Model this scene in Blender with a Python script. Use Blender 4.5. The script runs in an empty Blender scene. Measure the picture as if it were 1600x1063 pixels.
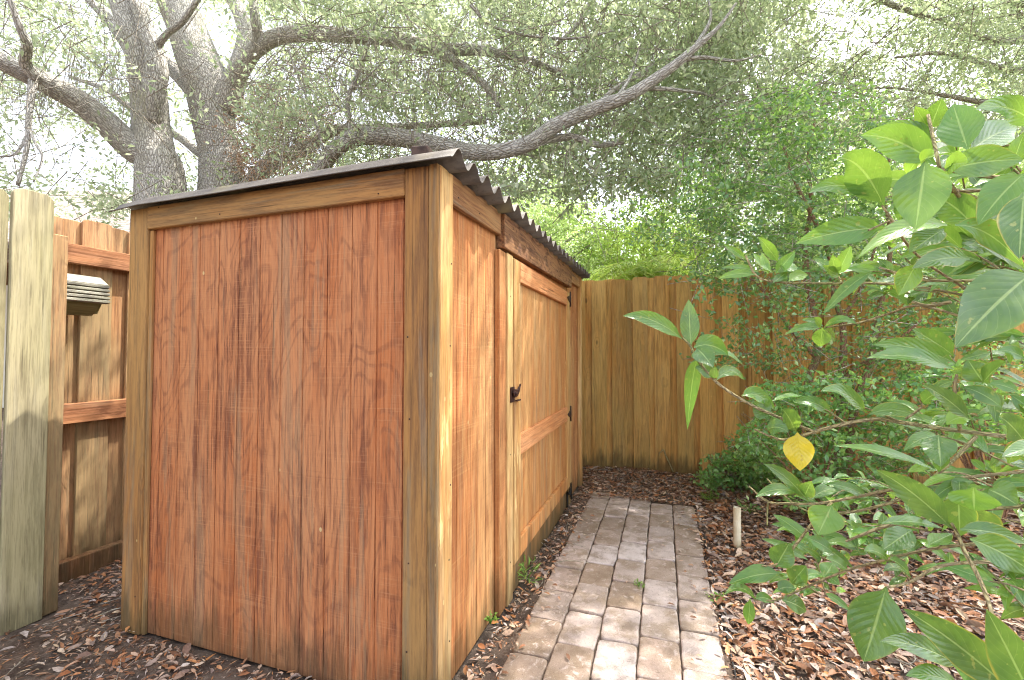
import bpy, bmesh, math, random
import numpy as np
from mathutils import Vector, Matrix
R = math.radians
random.seed(7); rng = np.random.default_rng(11)
scene = bpy.context.scene
C = scene.collection

# ------------------------------------------------------------------ camera geometry
F = 711.1; CAMH = 1.1; PITCH = R(1.65)
CP, SP = math.cos(PITCH), math.sin(PITCH)
def px(x, y, d):
    u = (x-800)/F; v = (531.5-y)/F
    return Vector((d*u, d*(CP-v*SP), CAMH + d*(SP+v*CP)))
def gp(x, y, z=0.0):
    u = (x-800)/F; v = (531.5-y)/F
    d = (z-CAMH)/(SP+v*CP)
    return px(x, y, d)
def proj(P):
    """numpy array (n,3) -> px x, px y, depth"""
    P = np.asarray(P); X = P[:,0]; Y = P[:,1]; Z = P[:,2]-CAMH
    d = Y*CP+Z*SP; v = (-Y*SP+Z*CP)
    d = np.where(np.abs(d) < 1e-4, 1e-4, d)
    return 800+F*X/d, 531.5-F*v/d, d

cam = bpy.data.objects.new('camera', bpy.data.cameras.new('camera'))
C.objects.link(cam); cam.location = (0,0,CAMH); cam.rotation_euler = (R(90)+PITCH, 0, 0)
cam.data.lens = 16; cam.data.sensor_width = 36; cam.data.clip_start = .02; cam.data.clip_end = 2000
scene.camera = cam

# ------------------------------------------------------------------ helpers
def lin(h):
    h = h.lstrip('#'); c = [int(h[i:i+2],16)/255 for i in (0,2,4)]
    return tuple([(v/12.92 if v <= .04045 else ((v+.055)/1.055)**2.4) for v in c] + [1.0])

class NT:
    def __init__(s, name):
        s.m = bpy.data.materials.new(name); s.m.use_nodes = True
        s.t = s.m.node_tree; s.t.nodes.clear()
        s.out = s.t.nodes.new('ShaderNodeOutputMaterial')
    def set(s, sock, v):
        if isinstance(v, bpy.types.NodeSocket): s.t.links.new(v, sock)
        elif v is not None: sock.default_value = v
    def node(s, typ, ins=None, **props):
        n = s.t.nodes.new(typ)
        for k, v in props.items(): setattr(n, k, v)
        for k, v in (ins or {}).items(): s.set(n.inputs[k], v)
        return n
    def math(s, op, a, b=None, c=None, clamp=False):
        n = s.t.nodes.new('ShaderNodeMath'); n.operation = op; n.use_clamp = clamp
        s.set(n.inputs[0], a)
        if b is not None: s.set(n.inputs[1], b)
        if c is not None: s.set(n.inputs[2], c)
        return n.outputs[0]
    def vmath(s, op, a, b=None):
        n = s.t.nodes.new('ShaderNodeVectorMath'); n.operation = op
        s.set(n.inputs[0], a)
        if b is not None: s.set(n.inputs[1], b)
        return n.outputs[0]
    def noise(s, vec, scale=1, detail=3, rough=.5, dist=0):
        n = s.node('ShaderNodeTexNoise', {'Vector':vec,'Scale':scale,'Detail':detail,'Roughness':rough,'Distortion':dist})
        return n.outputs['Fac']
    def vor(s, vec, scale=1, feature='F1', rnd=1.0):
        n = s.node('ShaderNodeTexVoronoi', {'Vector':vec,'Scale':scale,'Randomness':rnd}, feature=feature)
        return n
    def mix(s, f, a, b, blend='MIX'):
        n = s.node('ShaderNodeMix', data_type='RGBA', blend_type=blend)
        s.set(n.inputs[0], f); s.set(n.inputs[6], a); s.set(n.inputs[7], b)
        return n.outputs[2]
    def step(s, v, a, b, to0=0.0, to1=1.0):
        n = s.node('ShaderNodeMapRange', {'Value':v,'From Min':a,'From Max':b,'To Min':to0,'To Max':to1}, interpolation_type='SMOOTHSTEP')
        return n.outputs[0]
    def attr(s, name, out='Fac'):
        return s.node('ShaderNodeAttribute', attribute_name=name).outputs[out]
    def obj(s): return s.node('ShaderNodeTexCoord').outputs['Object']
    def scale(s, vec, sc): return s.vmath('MULTIPLY', vec, sc)
    def bump(s, h, strength=.3, dist=.01, nrm=None):
        n = s.node('ShaderNodeBump', {'Height':h,'Strength':strength,'Distance':dist})
        if nrm is not None: s.set(n.inputs['Normal'], nrm)
        return n.outputs[0]
    def bsdf(s, col, rough=.8, nrm=None, spec=.3):
        n = s.node('ShaderNodeBsdfPrincipled', {'Base Color':col,'Roughness':rough,'Specular IOR Level':spec})
        if nrm is not None: s.set(n.inputs['Normal'], nrm)
        return n
    def finish(s, shader):
        s.t.links.new(shader, s.out.inputs['Surface']); return s.m

def make_mesh(name, V, faces=None, tris=None, pattr=None, fattr=None, uv=None, smooth=False, vattr=None):
    me = bpy.data.meshes.new(name)
    if tris is not None:
        V = np.asarray(V, dtype=np.float32); T = np.asarray(tris, dtype=np.int32)
        me.vertices.add(len(V)); me.vertices.foreach_set('co', V.ravel())
        me.loops.add(T.size); me.loops.foreach_set('vertex_index', T.ravel())
        me.polygons.add(len(T)); me.polygons.foreach_set('loop_start', np.arange(0, T.size, T.shape[1], dtype=np.int32))
        me.update(calc_edges=True)
    else:
        me.from_pydata([tuple(v) for v in V], [], faces); me.update()
    for k, a in (pattr or {}).items():
        at = me.attributes.new(k, 'FLOAT', 'POINT'); at.data.foreach_set('value', np.asarray(a, dtype=np.float32))
    for k, a in (vattr or {}).items():
        at = me.attributes.new(k, 'FLOAT_VECTOR', 'POINT'); at.data.foreach_set('vector', np.asarray(a, dtype=np.float32).ravel())
    for k, a in (fattr or {}).items():
        at = me.attributes.new(k, 'FLOAT', 'FACE'); at.data.foreach_set('value', np.asarray(a, dtype=np.float32))
    if smooth: me.polygons.foreach_set('use_smooth', np.ones(len(me.polygons), dtype=bool))
    return me

def link(name, me, mat=None, parent=None, loc=(0,0,0)):
    o = bpy.data.objects.new(name, me); C.objects.link(o)
    if mat: me.materials.append(mat)
    if parent is not None: o.parent = parent
    o.location = loc
    return o
def tag(o, label=None, cat=None, group=None, kind=None):
    if label: o['label'] = label
    if cat: o['category'] = cat
    if group: o['group'] = group
    if kind: o['kind'] = kind
    return o
def thing(name, label, cat, loc=(0,0,0), rz=0, group=None):
    o = bpy.data.objects.new(name, None); o.empty_display_size = .1
    C.objects.link(o); o.location = loc; o.rotation_euler = (0,0,rz)
    return tag(o, label, cat, group)

# boards: boxes / prisms with one random id per board
class Boards:
    def __init__(s): s.V=[]; s.F=[]; s.B=[]
    def _add(s, V, F, b):
        n = len(s.V); s.V += V; s.F += [tuple(i+n for i in f) for f in F]; s.B += [b]*len(F)
    def box(s, x0,x1,y0,y1,z0,z1, b=None, dz=(0,0)):
        b = random.random() if b is None else b
        V = [(x0,y0,z0),(x1,y0,z0),(x1,y1,z0),(x0,y1,z0),(x0,y0,z1),(x1,y0,z1),(x1,y1,z1),(x0,y1,z1)]
        s._add(V, [(0,3,2,1),(4,5,6,7),(0,1,5,4),(1,2,6,5),(2,3,7,6),(3,0,4,7)], b)
    def sbox(s, x0,x1,y0,y1,z0,z1, slope, b=None):
        """box whose z shifts by slope per unit along x+y"""
        n = len(s.V); s.box(x0,x1,y0,y1,z0,z1,b)
        for i in range(n, len(s.V)):
            v = s.V[i]; s.V[i] = (v[0], v[1], v[2] + slope(v[0], v[1]))
    def prism(s, poly, axis, a0, a1, b=None):
        """poly (p,z) extruded along axis 'x' or 'y' from a0 to a1"""
        b = random.random() if b is None else b; n = len(poly)
        mk = (lambda p,a: (a,p[0],p[1])) if axis == 'x' else (lambda p,a: (p[0],a,p[1]))
        V = [mk(p,a0) for p in poly] + [mk(p,a1) for p in poly]
        Fs = [tuple(range(n)), tuple(range(2*n-1,n-1,-1))]
        for i in range(n): Fs.append((i, i+n, (i+1)%n+n, (i+1)%n))
        s._add(V, Fs, b)
    def build(s, name, mat, parent=None, off=(0,0,0), bevel=.003, seg=1):
        V = [(v[0]-off[0], v[1]-off[1], v[2]-off[2]) for v in s.V]
        me = make_mesh(name, V, s.F, fattr={'bid':s.B})
        bm = bmesh.new(); bm.from_mesh(me); bmesh.ops.recalc_face_normals(bm, faces=bm.faces)
        if bevel:
            bmesh.ops.bevel(bm, geom=bm.edges[:], offset=bevel, segments=seg, affect='EDGES', clamp_overlap=True)
        bm.to_mesh(me); bm.free()
        return link(name, me, mat, parent)

def catmull(P, R_, n):
    P = [Vector(p) for p in P]; out=[]; rr=[]
    for i in range(len(P)-1):
        a = P[i-1] if i else P[0]*2-P[1]; b=P[i]; c=P[i+1]; d = P[i+2] if i+2 < len(P) else P[-1]*2-P[-2]
        for k in range(n):
            t=k/n
            out.append(.5*((2*b)+(c-a)*t+(2*a-5*b+4*c-d)*t*t+(3*b-a-3*c+d)*t**3)); rr.append(R_[i]*(1-t)+R_[i+1]*t)
    out.append(P[-1]); rr.append(R_[-1])
    return out, rr
class Tubes:
    def __init__(s): s.V=[]; s.F=[]; s.bk=[]
    def add(s, pts, rad, seg=8, sub=4, rough=0, cap=True):
        if sub > 1: P, rr = catmull(pts, rad, sub)
        else: P, rr = [Vector(p) for p in pts], list(rad)
        n0 = len(s.V); L = random.random()*5; up = None; ph = random.random()*9
        for i, p in enumerate(P):
            t = (P[min(i+1,len(P)-1)]-P[max(i-1,0)]);
            if t.length < 1e-9: t = Vector((0,0,1))
            t.normalize()
            if up is None:
                up = t.orthogonal().normalized()
            else:
                up = (up - t*up.dot(t)); up = up.normalized() if up.length > 1e-6 else t.orthogonal().normalized()
            w = t.cross(up)
            if i: L += (P[i]-P[i-1]).length
            for k in range(seg):
                a = 2*math.pi*k/seg
                r = rr[i]*(1+rough*(math.sin(3*a+ph+L*2.1)*.5+math.sin(2*a-L*3.3+ph)*.6+math.sin(5*a+L*7)*.3))
                s.V.append(tuple(p+(up*math.cos(a)+w*math.sin(a))*r))
                s.bk.append((rr[i]*math.cos(a), rr[i]*math.sin(a), L))
        for i in range(len(P)-1):
            for k in range(seg):
                a=n0+i*seg+k; b=n0+i*seg+(k+1)%seg
                s.F.append((a,b,b+seg,a+seg))
        if cap:
            s.F.append(tuple(n0+k for k in range(seg))[::-1]); s.F.append(tuple(n0+(len(P)-1)*seg+k for k in range(seg)))
    def build(s, name, mat, parent=None, off=(0,0,0)):
        o = Vector(off); V = np.array(s.V)-np.array(o)
        me = make_mesh(name, V, s.F, vattr={'bk':s.bk}, smooth=True)
        return link(name, me, mat, parent)

# vectorised leaves: template verts (k,3): x along the leaf 0..1, y half width, z up
T_FOLD = (np.array([(0,0,0),(.45,-.5,.12),(1,0,-.1),(.45,.5,.12)],dtype=np.float32), np.array([(0,1,2),(0,2,3)]))
T_LEAF = (np.array([(0,0,0),(.3,-.45,.10),(.7,-.38,.06),(1,0,-.12),(.7,.38,.06),(.3,.45,.10),(.3,0,0),(.7,0,-.02)],dtype=np.float32),
          np.array([(0,1,6),(0,6,5),(1,2,7),(1,7,6),(6,7,4),(6,4,5),(2,3,7),(7,3,4)]))
def leaves(N, pos, dirs, nrm, length, width, tmpl=T_FOLD, curl=None):
    tv, tf = tmpl; k = len(tv)
    d = dirs/np.linalg.norm(dirs,axis=1,keepdims=True)
    s = np.cross(nrm, d); s /= (np.linalg.norm(s,axis=1,keepdims=True)+1e-9)
    n = np.cross(d, s)
    tz = np.repeat(tv[None,:,2],N,0)
    if curl is not None: tz = tz*1.0 + curl[:,None]*(4*tv[None,:,1]**2 - (tv[None,:,0]-.5)**2*1.2)
    V = pos[:,None,:] + d[:,None,:]*(tv[None,:,0,None]*length[:,None,None]) \
        + s[:,None,:]*(tv[None,:,1,None]*width[:,None,None]) + n[:,None,:]*(tz[:,:,None]*width[:,None,None])
    Fc = (tf[None,:,:] + (np.arange(N)*k)[:,None,None]).reshape(-1,3)
    return V.reshape(-1,3), Fc, k
def rand_dirs(n):
    v = rng.normal(size=(n,3)); return v/np.linalg.norm(v,axis=1,keepdims=True)
def leaf_mesh(name, pos, dirs, nrm, length, width, mat, parent=None, off=(0,0,0), tmpl=T_FOLD, curl=None, tone=None):
    N = len(pos)
    V, Fc, k = leaves(N, np.asarray(pos,dtype=np.float32)-np.array(off,dtype=np.float32), dirs, nrm, length, width, tmpl, curl)
    r = rng.random(N) if tone is None else tone
    me = make_mesh(name, V, tris=Fc, pattr={'rnd':np.repeat(r,k)})
    return link(name, me, mat, parent)

# ------------------------------------------------------------------ materials
def wood(name, axis, base, light, dark, gray, green=(0.1,0.13,0.03,1), green_amt=0.0, ring=9., blot=.5, dark_amt=.6, gray_amt=.3,
         saw=0.0, light_amt=.4, knots=.0, bumpd=.004, foot=0.0, scl=1.0, flake=0.0, streak=.35, fsc=(5.5,.75), fdist=.35, sat=1.03, val=.95):
    m = NT(name); o = m.obj(); bid = m.attr('bid')
    off = m.node('ShaderNodeCombineXYZ', {0:m.math('MULTIPLY',bid,7.3),1:m.math('MULTIPLY',bid,3.1),2:m.math('MULTIPLY',bid,5.7)}).outputs[0]
    c = m.vmath('ADD', o, off)
    def st(across, along):
        v = [across*scl]*3; v[axis] = along*scl; return m.scale(c, tuple(v))
    warp = m.noise(st(3,1.1), 1, 2)
    field = m.noise(st(*fsc), 1, 2.5, .45, fdist)
    if knots > 0:
        kv = m.vor(st(4.2,2.2), 1).outputs['Distance']
        kd = m.step(kv, .02, .3, 1.0, 0.0)
        field = m.math('ADD', field, m.math('MULTIPLY', m.math('POWER',kd,2.0), .35*knots))
        kn = m.step(kv, .035, .075, 1.0, 0.0)
    rings = m.math('SINE', m.math('MULTIPLY', field, 6.283*ring))
    ringl = m.math('MULTIPLY', m.math('POWER', m.step(rings, .1, 1.0), 2.0), m.step(m.noise(st(45,6),1,4,.7),.30,.55))
    fib = m.noise(st(110,3.5), 1, 4, .7)
    fib2 = m.noise(st(28,.9), 1, 3, .6, .2)
    bl = m.noise(st(3.2,.8), 1, 3, .6, .6)
    bl2 = m.noise(m.vmath('ADD', st(11,1.1), (3.3,8.1,5.2)), 1, 7, .68, .5)
    col = m.mix(m.step(bl,.35,.68,0,light_amt), base, light)
    # weather streaks, dark stain following the grain
    stk = m.math('MULTIPLY', m.step(bl2, .515, .575), m.step(m.noise(st(60,7),1,4,.75),.32,.58)); 
    col = m.mix(m.math('MULTIPLY', stk, dark_amt), col, dark)
    thin = m.step(fib2, .52, .72)
    col = m.mix(m.math('MULTIPLY', thin, streak), col, dark)
    col = m.mix(m.math('MULTIPLY', ringl, blot), col, dark)
    g = m.noise(m.vmath('ADD', st(16,.9), (1.3,4.1,9.2)), 1, 7, .7, .4)
    col = m.mix(m.step(g,.52,.62,0,gray_amt), col, gray)
    ck = m.noise(m.vmath('ADD', st(70,1.6), (5.3,1.1,2.2)), 1, 4, .7, .15)
    ckm = m.step(ck,.63,.68)
    col = m.mix(m.math('MULTIPLY', ckm, .6), col, (.06,.035,.025,1))
    if flake > 0:
        fl = m.noise(m.vmath('ADD', st(30,4), (7.3,2.1,1.2)), 1, 4, .7, .3)
        fm = m.noise(m.vmath('ADD', st(2,1.5), (4,2,7)), 1, 2)
        col = m.mix(m.math('MULTIPLY', m.step(fl,.56,.60), m.step(fm,.5,.62,0,flake)), col, light)
    h = m.math('MULTIPLY', fib, .6)
    if saw > 0:
        sv = [3.,3.,3.]; sv[axis] = 210.
        sw = m.noise(m.scale(m.vmath('ADD', c, m.scale(m.noise(m.scale(c,(2,2,2)),1,1),(.02,.02,.02))), tuple(sv)), 1, 2, .6)
        sm = m.noise(m.scale(c,(6,6,9)), 1, 3)
        s2 = m.math('MULTIPLY', m.step(sw,.56,.64), m.step(sm,.40,.58))
        col = m.mix(m.math('MULTIPLY', s2, saw), col, light)
        s3 = m.math('MULTIPLY', m.step(sw,.40,.28), m.step(sm,.6,.42))
        col = m.mix(m.math('MULTIPLY', s3, saw*.55), col, dark)
        h = m.math('ADD', h, m.math('MULTIPLY', sw, .5))
    if knots > 0:
        col = m.mix(m.math('MULTIPLY', kn, .85), col, m.mix(.5, dark, (.03,.02,.015,1)))
    col = m.mix(m.math('MULTIPLY', m.step(fib,.48,.62), .38), col, light)
    col = m.mix(m.math('MULTIPLY', m.step(fib,.50,.36), .42), col, dark)
    # small filled nail spots
    sp = m.vor(m.scale(c,(6.5,6.5,4.5)), 1).outputs['Distance']
    col = m.mix(m.step(sp, .030, .040, .8, 0), col, lin('#D9C08C'))
    if green_amt > 0:
        gn = m.noise(m.vmath('ADD', st(2.2,.9), (2,7,1)), 1, 4, .6, .3)
        col = m.mix(m.step(gn,.36,.66,0,green_amt), col, green)
    if foot > 0:    # algae and rot climbing from the soil
        z = m.node('ShaderNodeSeparateXYZ', {0:o}).outputs[2]
        e = m.math('ADD', z, m.math('MULTIPLY', m.noise(st(16,2.2),1,4,.6), -.55))
        col = m.mix(m.step(e, -.27, -.10, foot, 0), col, (.055,.05,.025,1))
    tint = m.math('ADD', m.math('MULTIPLY', bid, .44), .76)
    cc = m.node('ShaderNodeCombineColor', {0:tint,1:tint,2:tint}).outputs[0]
    col = m.mix(1.0, col, cc, 'MULTIPLY')
    vf = m.noise(m.vmath('ADD', st(250,7), (1.1,2.2,3.3)), 1, 3, .75)
    col = m.mix(m.step(vf,.46,.38,0,.38), col, dark); col = m.mix(m.step(vf,.58,.66,0,.30), col, light)
    hsn = m.node('ShaderNodeHueSaturation', {'Saturation':sat,'Value':val,'Color':col}); col = hsn.outputs[0]
    h = m.math('ADD', h, m.math('MULTIPLY', vf, .3))
    h = m.math('ADD', h, m.math('MULTIPLY', ringl, -.35))
    h = m.math('ADD', h, m.math('MULTIPLY', fib2, .4))
    h = m.math('ADD', h, m.math('MULTIPLY', ckm, -.9))
    return m.finish(m.bsdf(col, .82, m.bump(h, .55, bumpd), .22).outputs[0])

ORB = lin('#BC6A3C'); ORL = lin('#DDA070'); ORD = lin('#7C4630'); GRY = lin('#8F8270')
M = {}
M['siding'] = wood('siding_wood', 2, lin('#BE7142'), lin('#CE9266'), lin('#744434'), lin('#A0866A'), sat=.99, val=.94, ring=19, blot=.40, dark_amt=.72, gray_amt=.50, saw=.42, light_amt=.7, foot=.55, streak=.25, fsc=(3.2,1.0), fdist=.5)
M['siding_side'] = wood('side_siding_wood', 2, lin('#CA8656'), lin('#DCAC78'), lin('#8E5438'), lin('#AC9878'), ring=6, blot=.25, dark_amt=.45, gray_amt=.35, saw=.4, light_amt=.9, foot=.6, streak=.3)
M['door_wood'] = wood('door_wood', 2, lin('#CA8650'), lin('#DEAE78'), lin('#A0683E'), lin('#B09C80'), ring=6, blot=.25, dark_amt=.5, gray_amt=.4, saw=.2, light_amt=.9, foot=.8, flake=.7)
M['post'] = wood('post_wood', 2, lin('#A67648'), lin('#BC8E5C'), lin('#70503C'), lin('#8A8070'), green=lin('#938A60'), green_amt=.22, ring=9, blot=.4, dark_amt=.5, gray_amt=.5, light_amt=.7, knots=.8, foot=.7)
M['post_light'] = wood('bright_post_wood', 2, lin('#CA965C'), lin('#E8C890'), lin('#A87048'), lin('#AE9A7C'), ring=7, blot=.3, dark_amt=.45, gray_amt=.4, light_amt=.9, knots=.3, foot=.6, flake=1.0)
M['trim_y'] = wood('gable_trim_wood', 1, lin('#A47448'), lin('#B68A5A'), lin('#684A38'), lin('#867C6C'), green=lin('#8C845E'), green_amt=.25, ring=9, blot=.5, dark_amt=.5, gray_amt=.6, light_amt=.6, knots=.9)
M['trim_x'] = wood('eave_trim_wood', 0, lin('#B8865C'), lin('#CEA474'), lin('#7A543E'), lin('#8C8270'), ring=8, blot=.45, dark_amt=.5, gray_amt=.5, light_amt=.6, knots=.6)
M['header'] = wood('header_wood', 0, lin('#A07454'), lin('#B88A62'), lin('#583C30'), lin('#7C6C5C'), ring=16, blot=.8, dark_amt=.6, gray_amt=.4, light_amt=.6, knots=.8, fsc=(5,1.8))
M['rail_orange'] = wood('door_rail_wood', 0, lin('#D08A5A'), lin('#E2A87A'), lin('#A06844'), lin('#B49478'), ring=6, blot=.3, dark_amt=.3, gray_amt=.25, light_amt=.7, flake=.6)
M['fence'] = wood('back_fence_wood', 2, lin('#CC9656'), lin('#E0B674'), lin('#966C42'), lin('#B4A078'), green=lin('#B0A064'), green_amt=.3, val=1.05, ring=8, blot=.35, dark_amt=.4, gray_amt=.3, light_amt=.8, knots=.6, foot=.7)
M['fence_side'] = wood('side_fence_wood', 2, lin('#AC7E56'), lin('#C8A07A'), lin('#74503C'), lin('#908670'), green=lin('#9A9470'), green_amt=.5, ring=8, blot=.4, dark_amt=.5, gray_amt=.4, light_amt=.7, knots=.9, foot=.6)
M['fence_near'] = wood('green_fence_wood', 2, lin('#9C9274'), lin('#BEB494'), lin('#6C634E'), lin('#A8A088'), green=lin('#A09A6C'), green_amt=.4, ring=7, blot=.35, dark_amt=.5, gray_amt=.8, light_amt=.7, knots=.5, foot=.6)
M['rail_brown'] = wood('fence_rail_wood', 0, lin('#A87452'), lin('#C0906C'), lin('#6E4634'), lin('#8C7C68'), ring=7, blot=.4, dark_amt=.45, gray_amt=.4, light_amt=.5, knots=.5)
M['gray_wood'] = wood('grey_weathered_wood', 0, lin('#98948A'), lin('#C4C0B4'), lin('#5E5A50'), lin('#808070'), green=lin('#7E8A50'), green_amt=.3, ring=8, blot=.5, dark_amt=.6, gray_amt=.4, light_amt=.8)
M['mossy_wood'] = wood('mossy_wood', 0, lin('#928A66'), lin('#B0A882'), lin('#605A44'), lin('#868670'), green=lin('#80884E'), green_amt=.5, ring=6, blot=.3)

def simple(name, col, rough=.6, var=.3, scale=20, col2=None, bump=.2, metallic=0, bd=.003):
    m = NT(name); o = m.obj(); n = m.noise(o, scale, 5, .6)
    c2 = col2 or tuple([v*(1-var) for v in col[:3]]+[1])
    b = m.bsdf(m.mix(m.step(n,.35,.65), col, c2), rough, m.bump(n, bump, bd))
    b.inputs['Metallic'].default_value = metallic
    return m.finish(b.outputs[0])
M['iron'] = simple('black_iron', lin('#2C2624'), .5, .4, 60, lin('#4A3026'))
M['rust'] = simple('rusty_iron', lin('#4A2A20'), .65, .4, 50, lin('#2C1814'))
M['pvc'] = simple('old_plastic', lin('#D8CDB4'), .5, .2, 12, lin('#C2B494'), .05)
M['edging'] = simple('black_edging', lin('#3A3A3A'), .6, .3, 20)
M['roofblock'] = simple('dark_block_wood', lin('#5C4A42'), .8, .4, 30, lin('#3C302C'))
M['rot'] = simple('rotten_wood', lin('#2A2420'), .9, .4, 30)
M['housewall'] = simple('house_wall_paint', lin('#D8D0C0'), .8, .1, 5)

def m_roof():
    m = NT('corrugated_sheet'); o = m.obj()
    n = m.noise(m.scale(o,(18,5,18)),1,5,.65); n2 = m.noise(m.scale(o,(60,60,60)),1,4,.7); n3 = m.noise(o,4,3)
    col = m.mix(m.step(n,.35,.65), lin('#544C46'), lin('#70675E'))
    col = m.mix(m.step(n3,.55,.7,0,.6), col, lin('#8A8058'))
    col = m.mix(m.step(n2,.55,.75,0,.5), col, lin('#36302A'))
    return m.finish(m.bsdf(col,.62,m.bump(m.math('ADD',n,n2),.4,.003),.4).outputs[0])
M['roof'] = m_roof()

def m_bark(name, a, b, c, sc=1.0):
    m = NT(name); bk = m.attr('bk','Vector')
    bk = m.vmath('ADD', bk, m.scale(m.node('ShaderNodeTexNoise',{'Vector':bk,'Scale':9,'Detail':2}).outputs['Color'],(.035,.035,.06)))
    s = m.scale(bk,(38*sc,38*sc,11*sc))
    v = m.vor(s,1,'DISTANCE_TO_EDGE').outputs['Distance']
    n = m.noise(m.scale(bk,(60*sc,60*sc,16*sc)),1,5,.65); n2 = m.noise(m.scale(bk,(5,5,2.5)),1,3)
    cr = m.step(v,.0,.22)
    col = m.mix(m.step(n,.3,.7), a, b); col = m.mix(m.step(n2,.45,.65,0,.5), col, c)
    col = m.mix(m.step(v,.14,.0,0,.55), col, lin('#5A5048'))
    h = m.math('ADD', m.math('MULTIPLY',cr,.8), m.math('MULTIPLY',n,.5))
    return m.finish(m.bsdf(col,.9,m.bump(h,.9,.02/sc),.15).outputs[0])
M['bark'] = m_bark('oak_bark', lin('#B4AFA8'), lin('#D8D4CE'), lin('#B2AEA0'), 1.5)
M['bark_small'] = m_bark('small_branch_bark', lin('#A49A8E'), lin('#C6BEB0'), lin('#A8A288'), 2.2)
M['bark_red'] = m_bark('red_brown_bark', lin('#A07258'), lin('#BC9880'), lin('#9A9068'), 3)
M['bark_tan'] = m_bark('shrub_stem_bark', lin('#A89468'), lin('#C0B08A'), lin('#98A060'), 5)

def m_leaf(name, a, b, c=None, trans=.45, gloss=.35, tr_col=None, rough=.42):
    m = NT(name); r = m.attr('rnd')
    col = m.mix(m.step(r,0,1), a, b)
    if c is not None: col = m.mix(m.step(r,.90,.93), col, c)
    pr = m.bsdf(col, rough, None, gloss)
    tc = m.mix(.5, col, tr_col or lin('#B4D850'))
    tr = m.node('ShaderNodeBsdfTranslucent', {'Color':tc})
    mx = m.node('ShaderNodeMixShader', {0:trans,1:pr.outputs[0],2:tr.outputs[0]})
    return m.finish(mx.outputs[0])
M['oak_leaf'] = m_leaf('oak_leaves', lin('#8A9C78'), lin('#B8C4A2'), lin('#DCE0C4'), .5, .9, lin('#CCD8A4'))
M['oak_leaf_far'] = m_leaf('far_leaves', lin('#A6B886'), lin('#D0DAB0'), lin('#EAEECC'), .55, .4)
M['bright_leaf'] = m_leaf('sunny_leaves', lin('#A2BE62'), lin('#CCDC88'), lin('#E4E8A4'), .5, .4)
M['dry_leaf'] = m_leaf('dry_hanging_leaves', lin('#9C7C6C'), lin('#C8B09C'), lin('#8A5A48'), .35, .3, lin('#D0B090'))
M['privet_leaf'] = m_leaf('small_glossy_leaves', lin('#4C7A4C'), lin('#7EA466'), lin('#B8D08C'), .42, .9, None, .34)
M['low_leaf'] = m_leaf('low_shrub_leaves', lin('#5E9454'), lin('#8CB66E'), lin('#B0CC84'), .42, .7, None, .36)
M['palm_leaf'] = m_leaf('palm_leaflets', lin('#B0CC60'), lin('#DCE68C'), lin('#E6E09C'), .5, .4)
M['weed_leaf'] = m_leaf('weed_leaves', lin('#6C9A40'), lin('#94B858'), lin('#A8C060'), .4, .4)
M['moss'] = m_leaf('hanging_moss', lin('#A4A08E'), lin('#C4C0B0'), None, .3, .1, lin('#D0D0C0'), .9)

def m_litter():
    m = NT('dead_leaves'); r = m.attr('rnd')
    cr = m.node('ShaderNodeValToRGB', {0:r}); e = cr.color_ramp.elements
    cols = ['#684C3C','#8A6248','#A46C48','#B47C52','#948074','#B8947A','#C8AC94','#A89C96','#7C5C4C','#C48852','#BAAEA8','#D4BA9C']
    e[0].position=0; e[0].color=lin(cols[0]); e[1].position=1; e[1].color=lin(cols[-1])
    for i,cname in enumerate(cols[1:-1]):
        q=e.new((i+1)/(len(cols)-1)); q.color=lin(cname)
    n = m.noise(m.obj(), 90, 3)
    col = m.mix(m.step(n,.4,.7,0,.35), cr.outputs[0], lin('#4A3830'))
    return m.finish(m.bsdf(col,.6,None,.45).outputs[0])
M['litter'] = m_litter()

def m_ground():
    m = NT('soil'); o = m.obj()
    n = m.noise(o, 6, 6, .65); n2 = m.noise(o, 45, 5, .7); n3 = m.noise(o, 1.3, 3)
    col = m.mix(m.step(n,.35,.65), lin('#4E443E'), lin('#736459'))
    col = m.mix(m.step(n2,.5,.72,0,.6), col, lin('#9A8A7C'))
    col = m.mix(m.step(n3,.5,.65,0,.5), col, lin('#5A4032'))
    return m.finish(m.bsdf(col,.95,m.bump(m.math('ADD',n,n2),.9,.02),.15).outputs[0])
M['ground'] = m_ground()

def m_paver():
    m = NT('concrete_paver'); o = m.obj(); b = m.attr('bid')
    cr = m.node('ShaderNodeValToRGB', {0:b}); e = cr.color_ramp.elements
    cols = ['#8C7A6C','#B4A6A0','#968272','#C0B4B2','#A48E80','#C8BEBC','#988474','#BAACA6']
    e[0].position=0; e[0].color=lin(cols[0]); e[1].position=1; e[1].color=lin(cols[-1])
    for i,cn in enumerate(cols[1:-1]): q=e.new((i+1)/(len(cols)-1)); q.color=lin(cn)
    off = m.vmath('ADD', o, m.node('ShaderNodeCombineXYZ',{0:m.math('MULTIPLY',b,9.0),1:0.0,2:0.0}).outputs[0])
    n = m.noise(off, 9, 5, .65); n2 = m.noise(o, 160, 3, .7); n3 = m.noise(off, 22, 5, .7, .6); n4 = m.noise(o, 420, 2, .5)
    col = m.mix(m.step(n,.4,.65,0,.7), cr.outputs[0], lin('#7E6C58'))
    col = m.mix(m.step(n3,.54,.66,0,.5), col, lin('#CFC2BC'))
    col = m.mix(m.step(n2,.55,.7,0,.6), col, lin('#5E5246'))
    col = m.mix(m.step(n4,.6,.75,0,.6), col, lin('#D8CCBE'))
    h = m.math('ADD', m.math('MULTIPLY',n3,.6), m.math('ADD',m.math('MULTIPLY',n2,.5),m.math('MULTIPLY',n4,.3)))
    return m.finish(m.bsdf(col,.88,m.bump(h,.7,.004),.25).outputs[0])
M['paver'] = m_paver()

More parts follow.
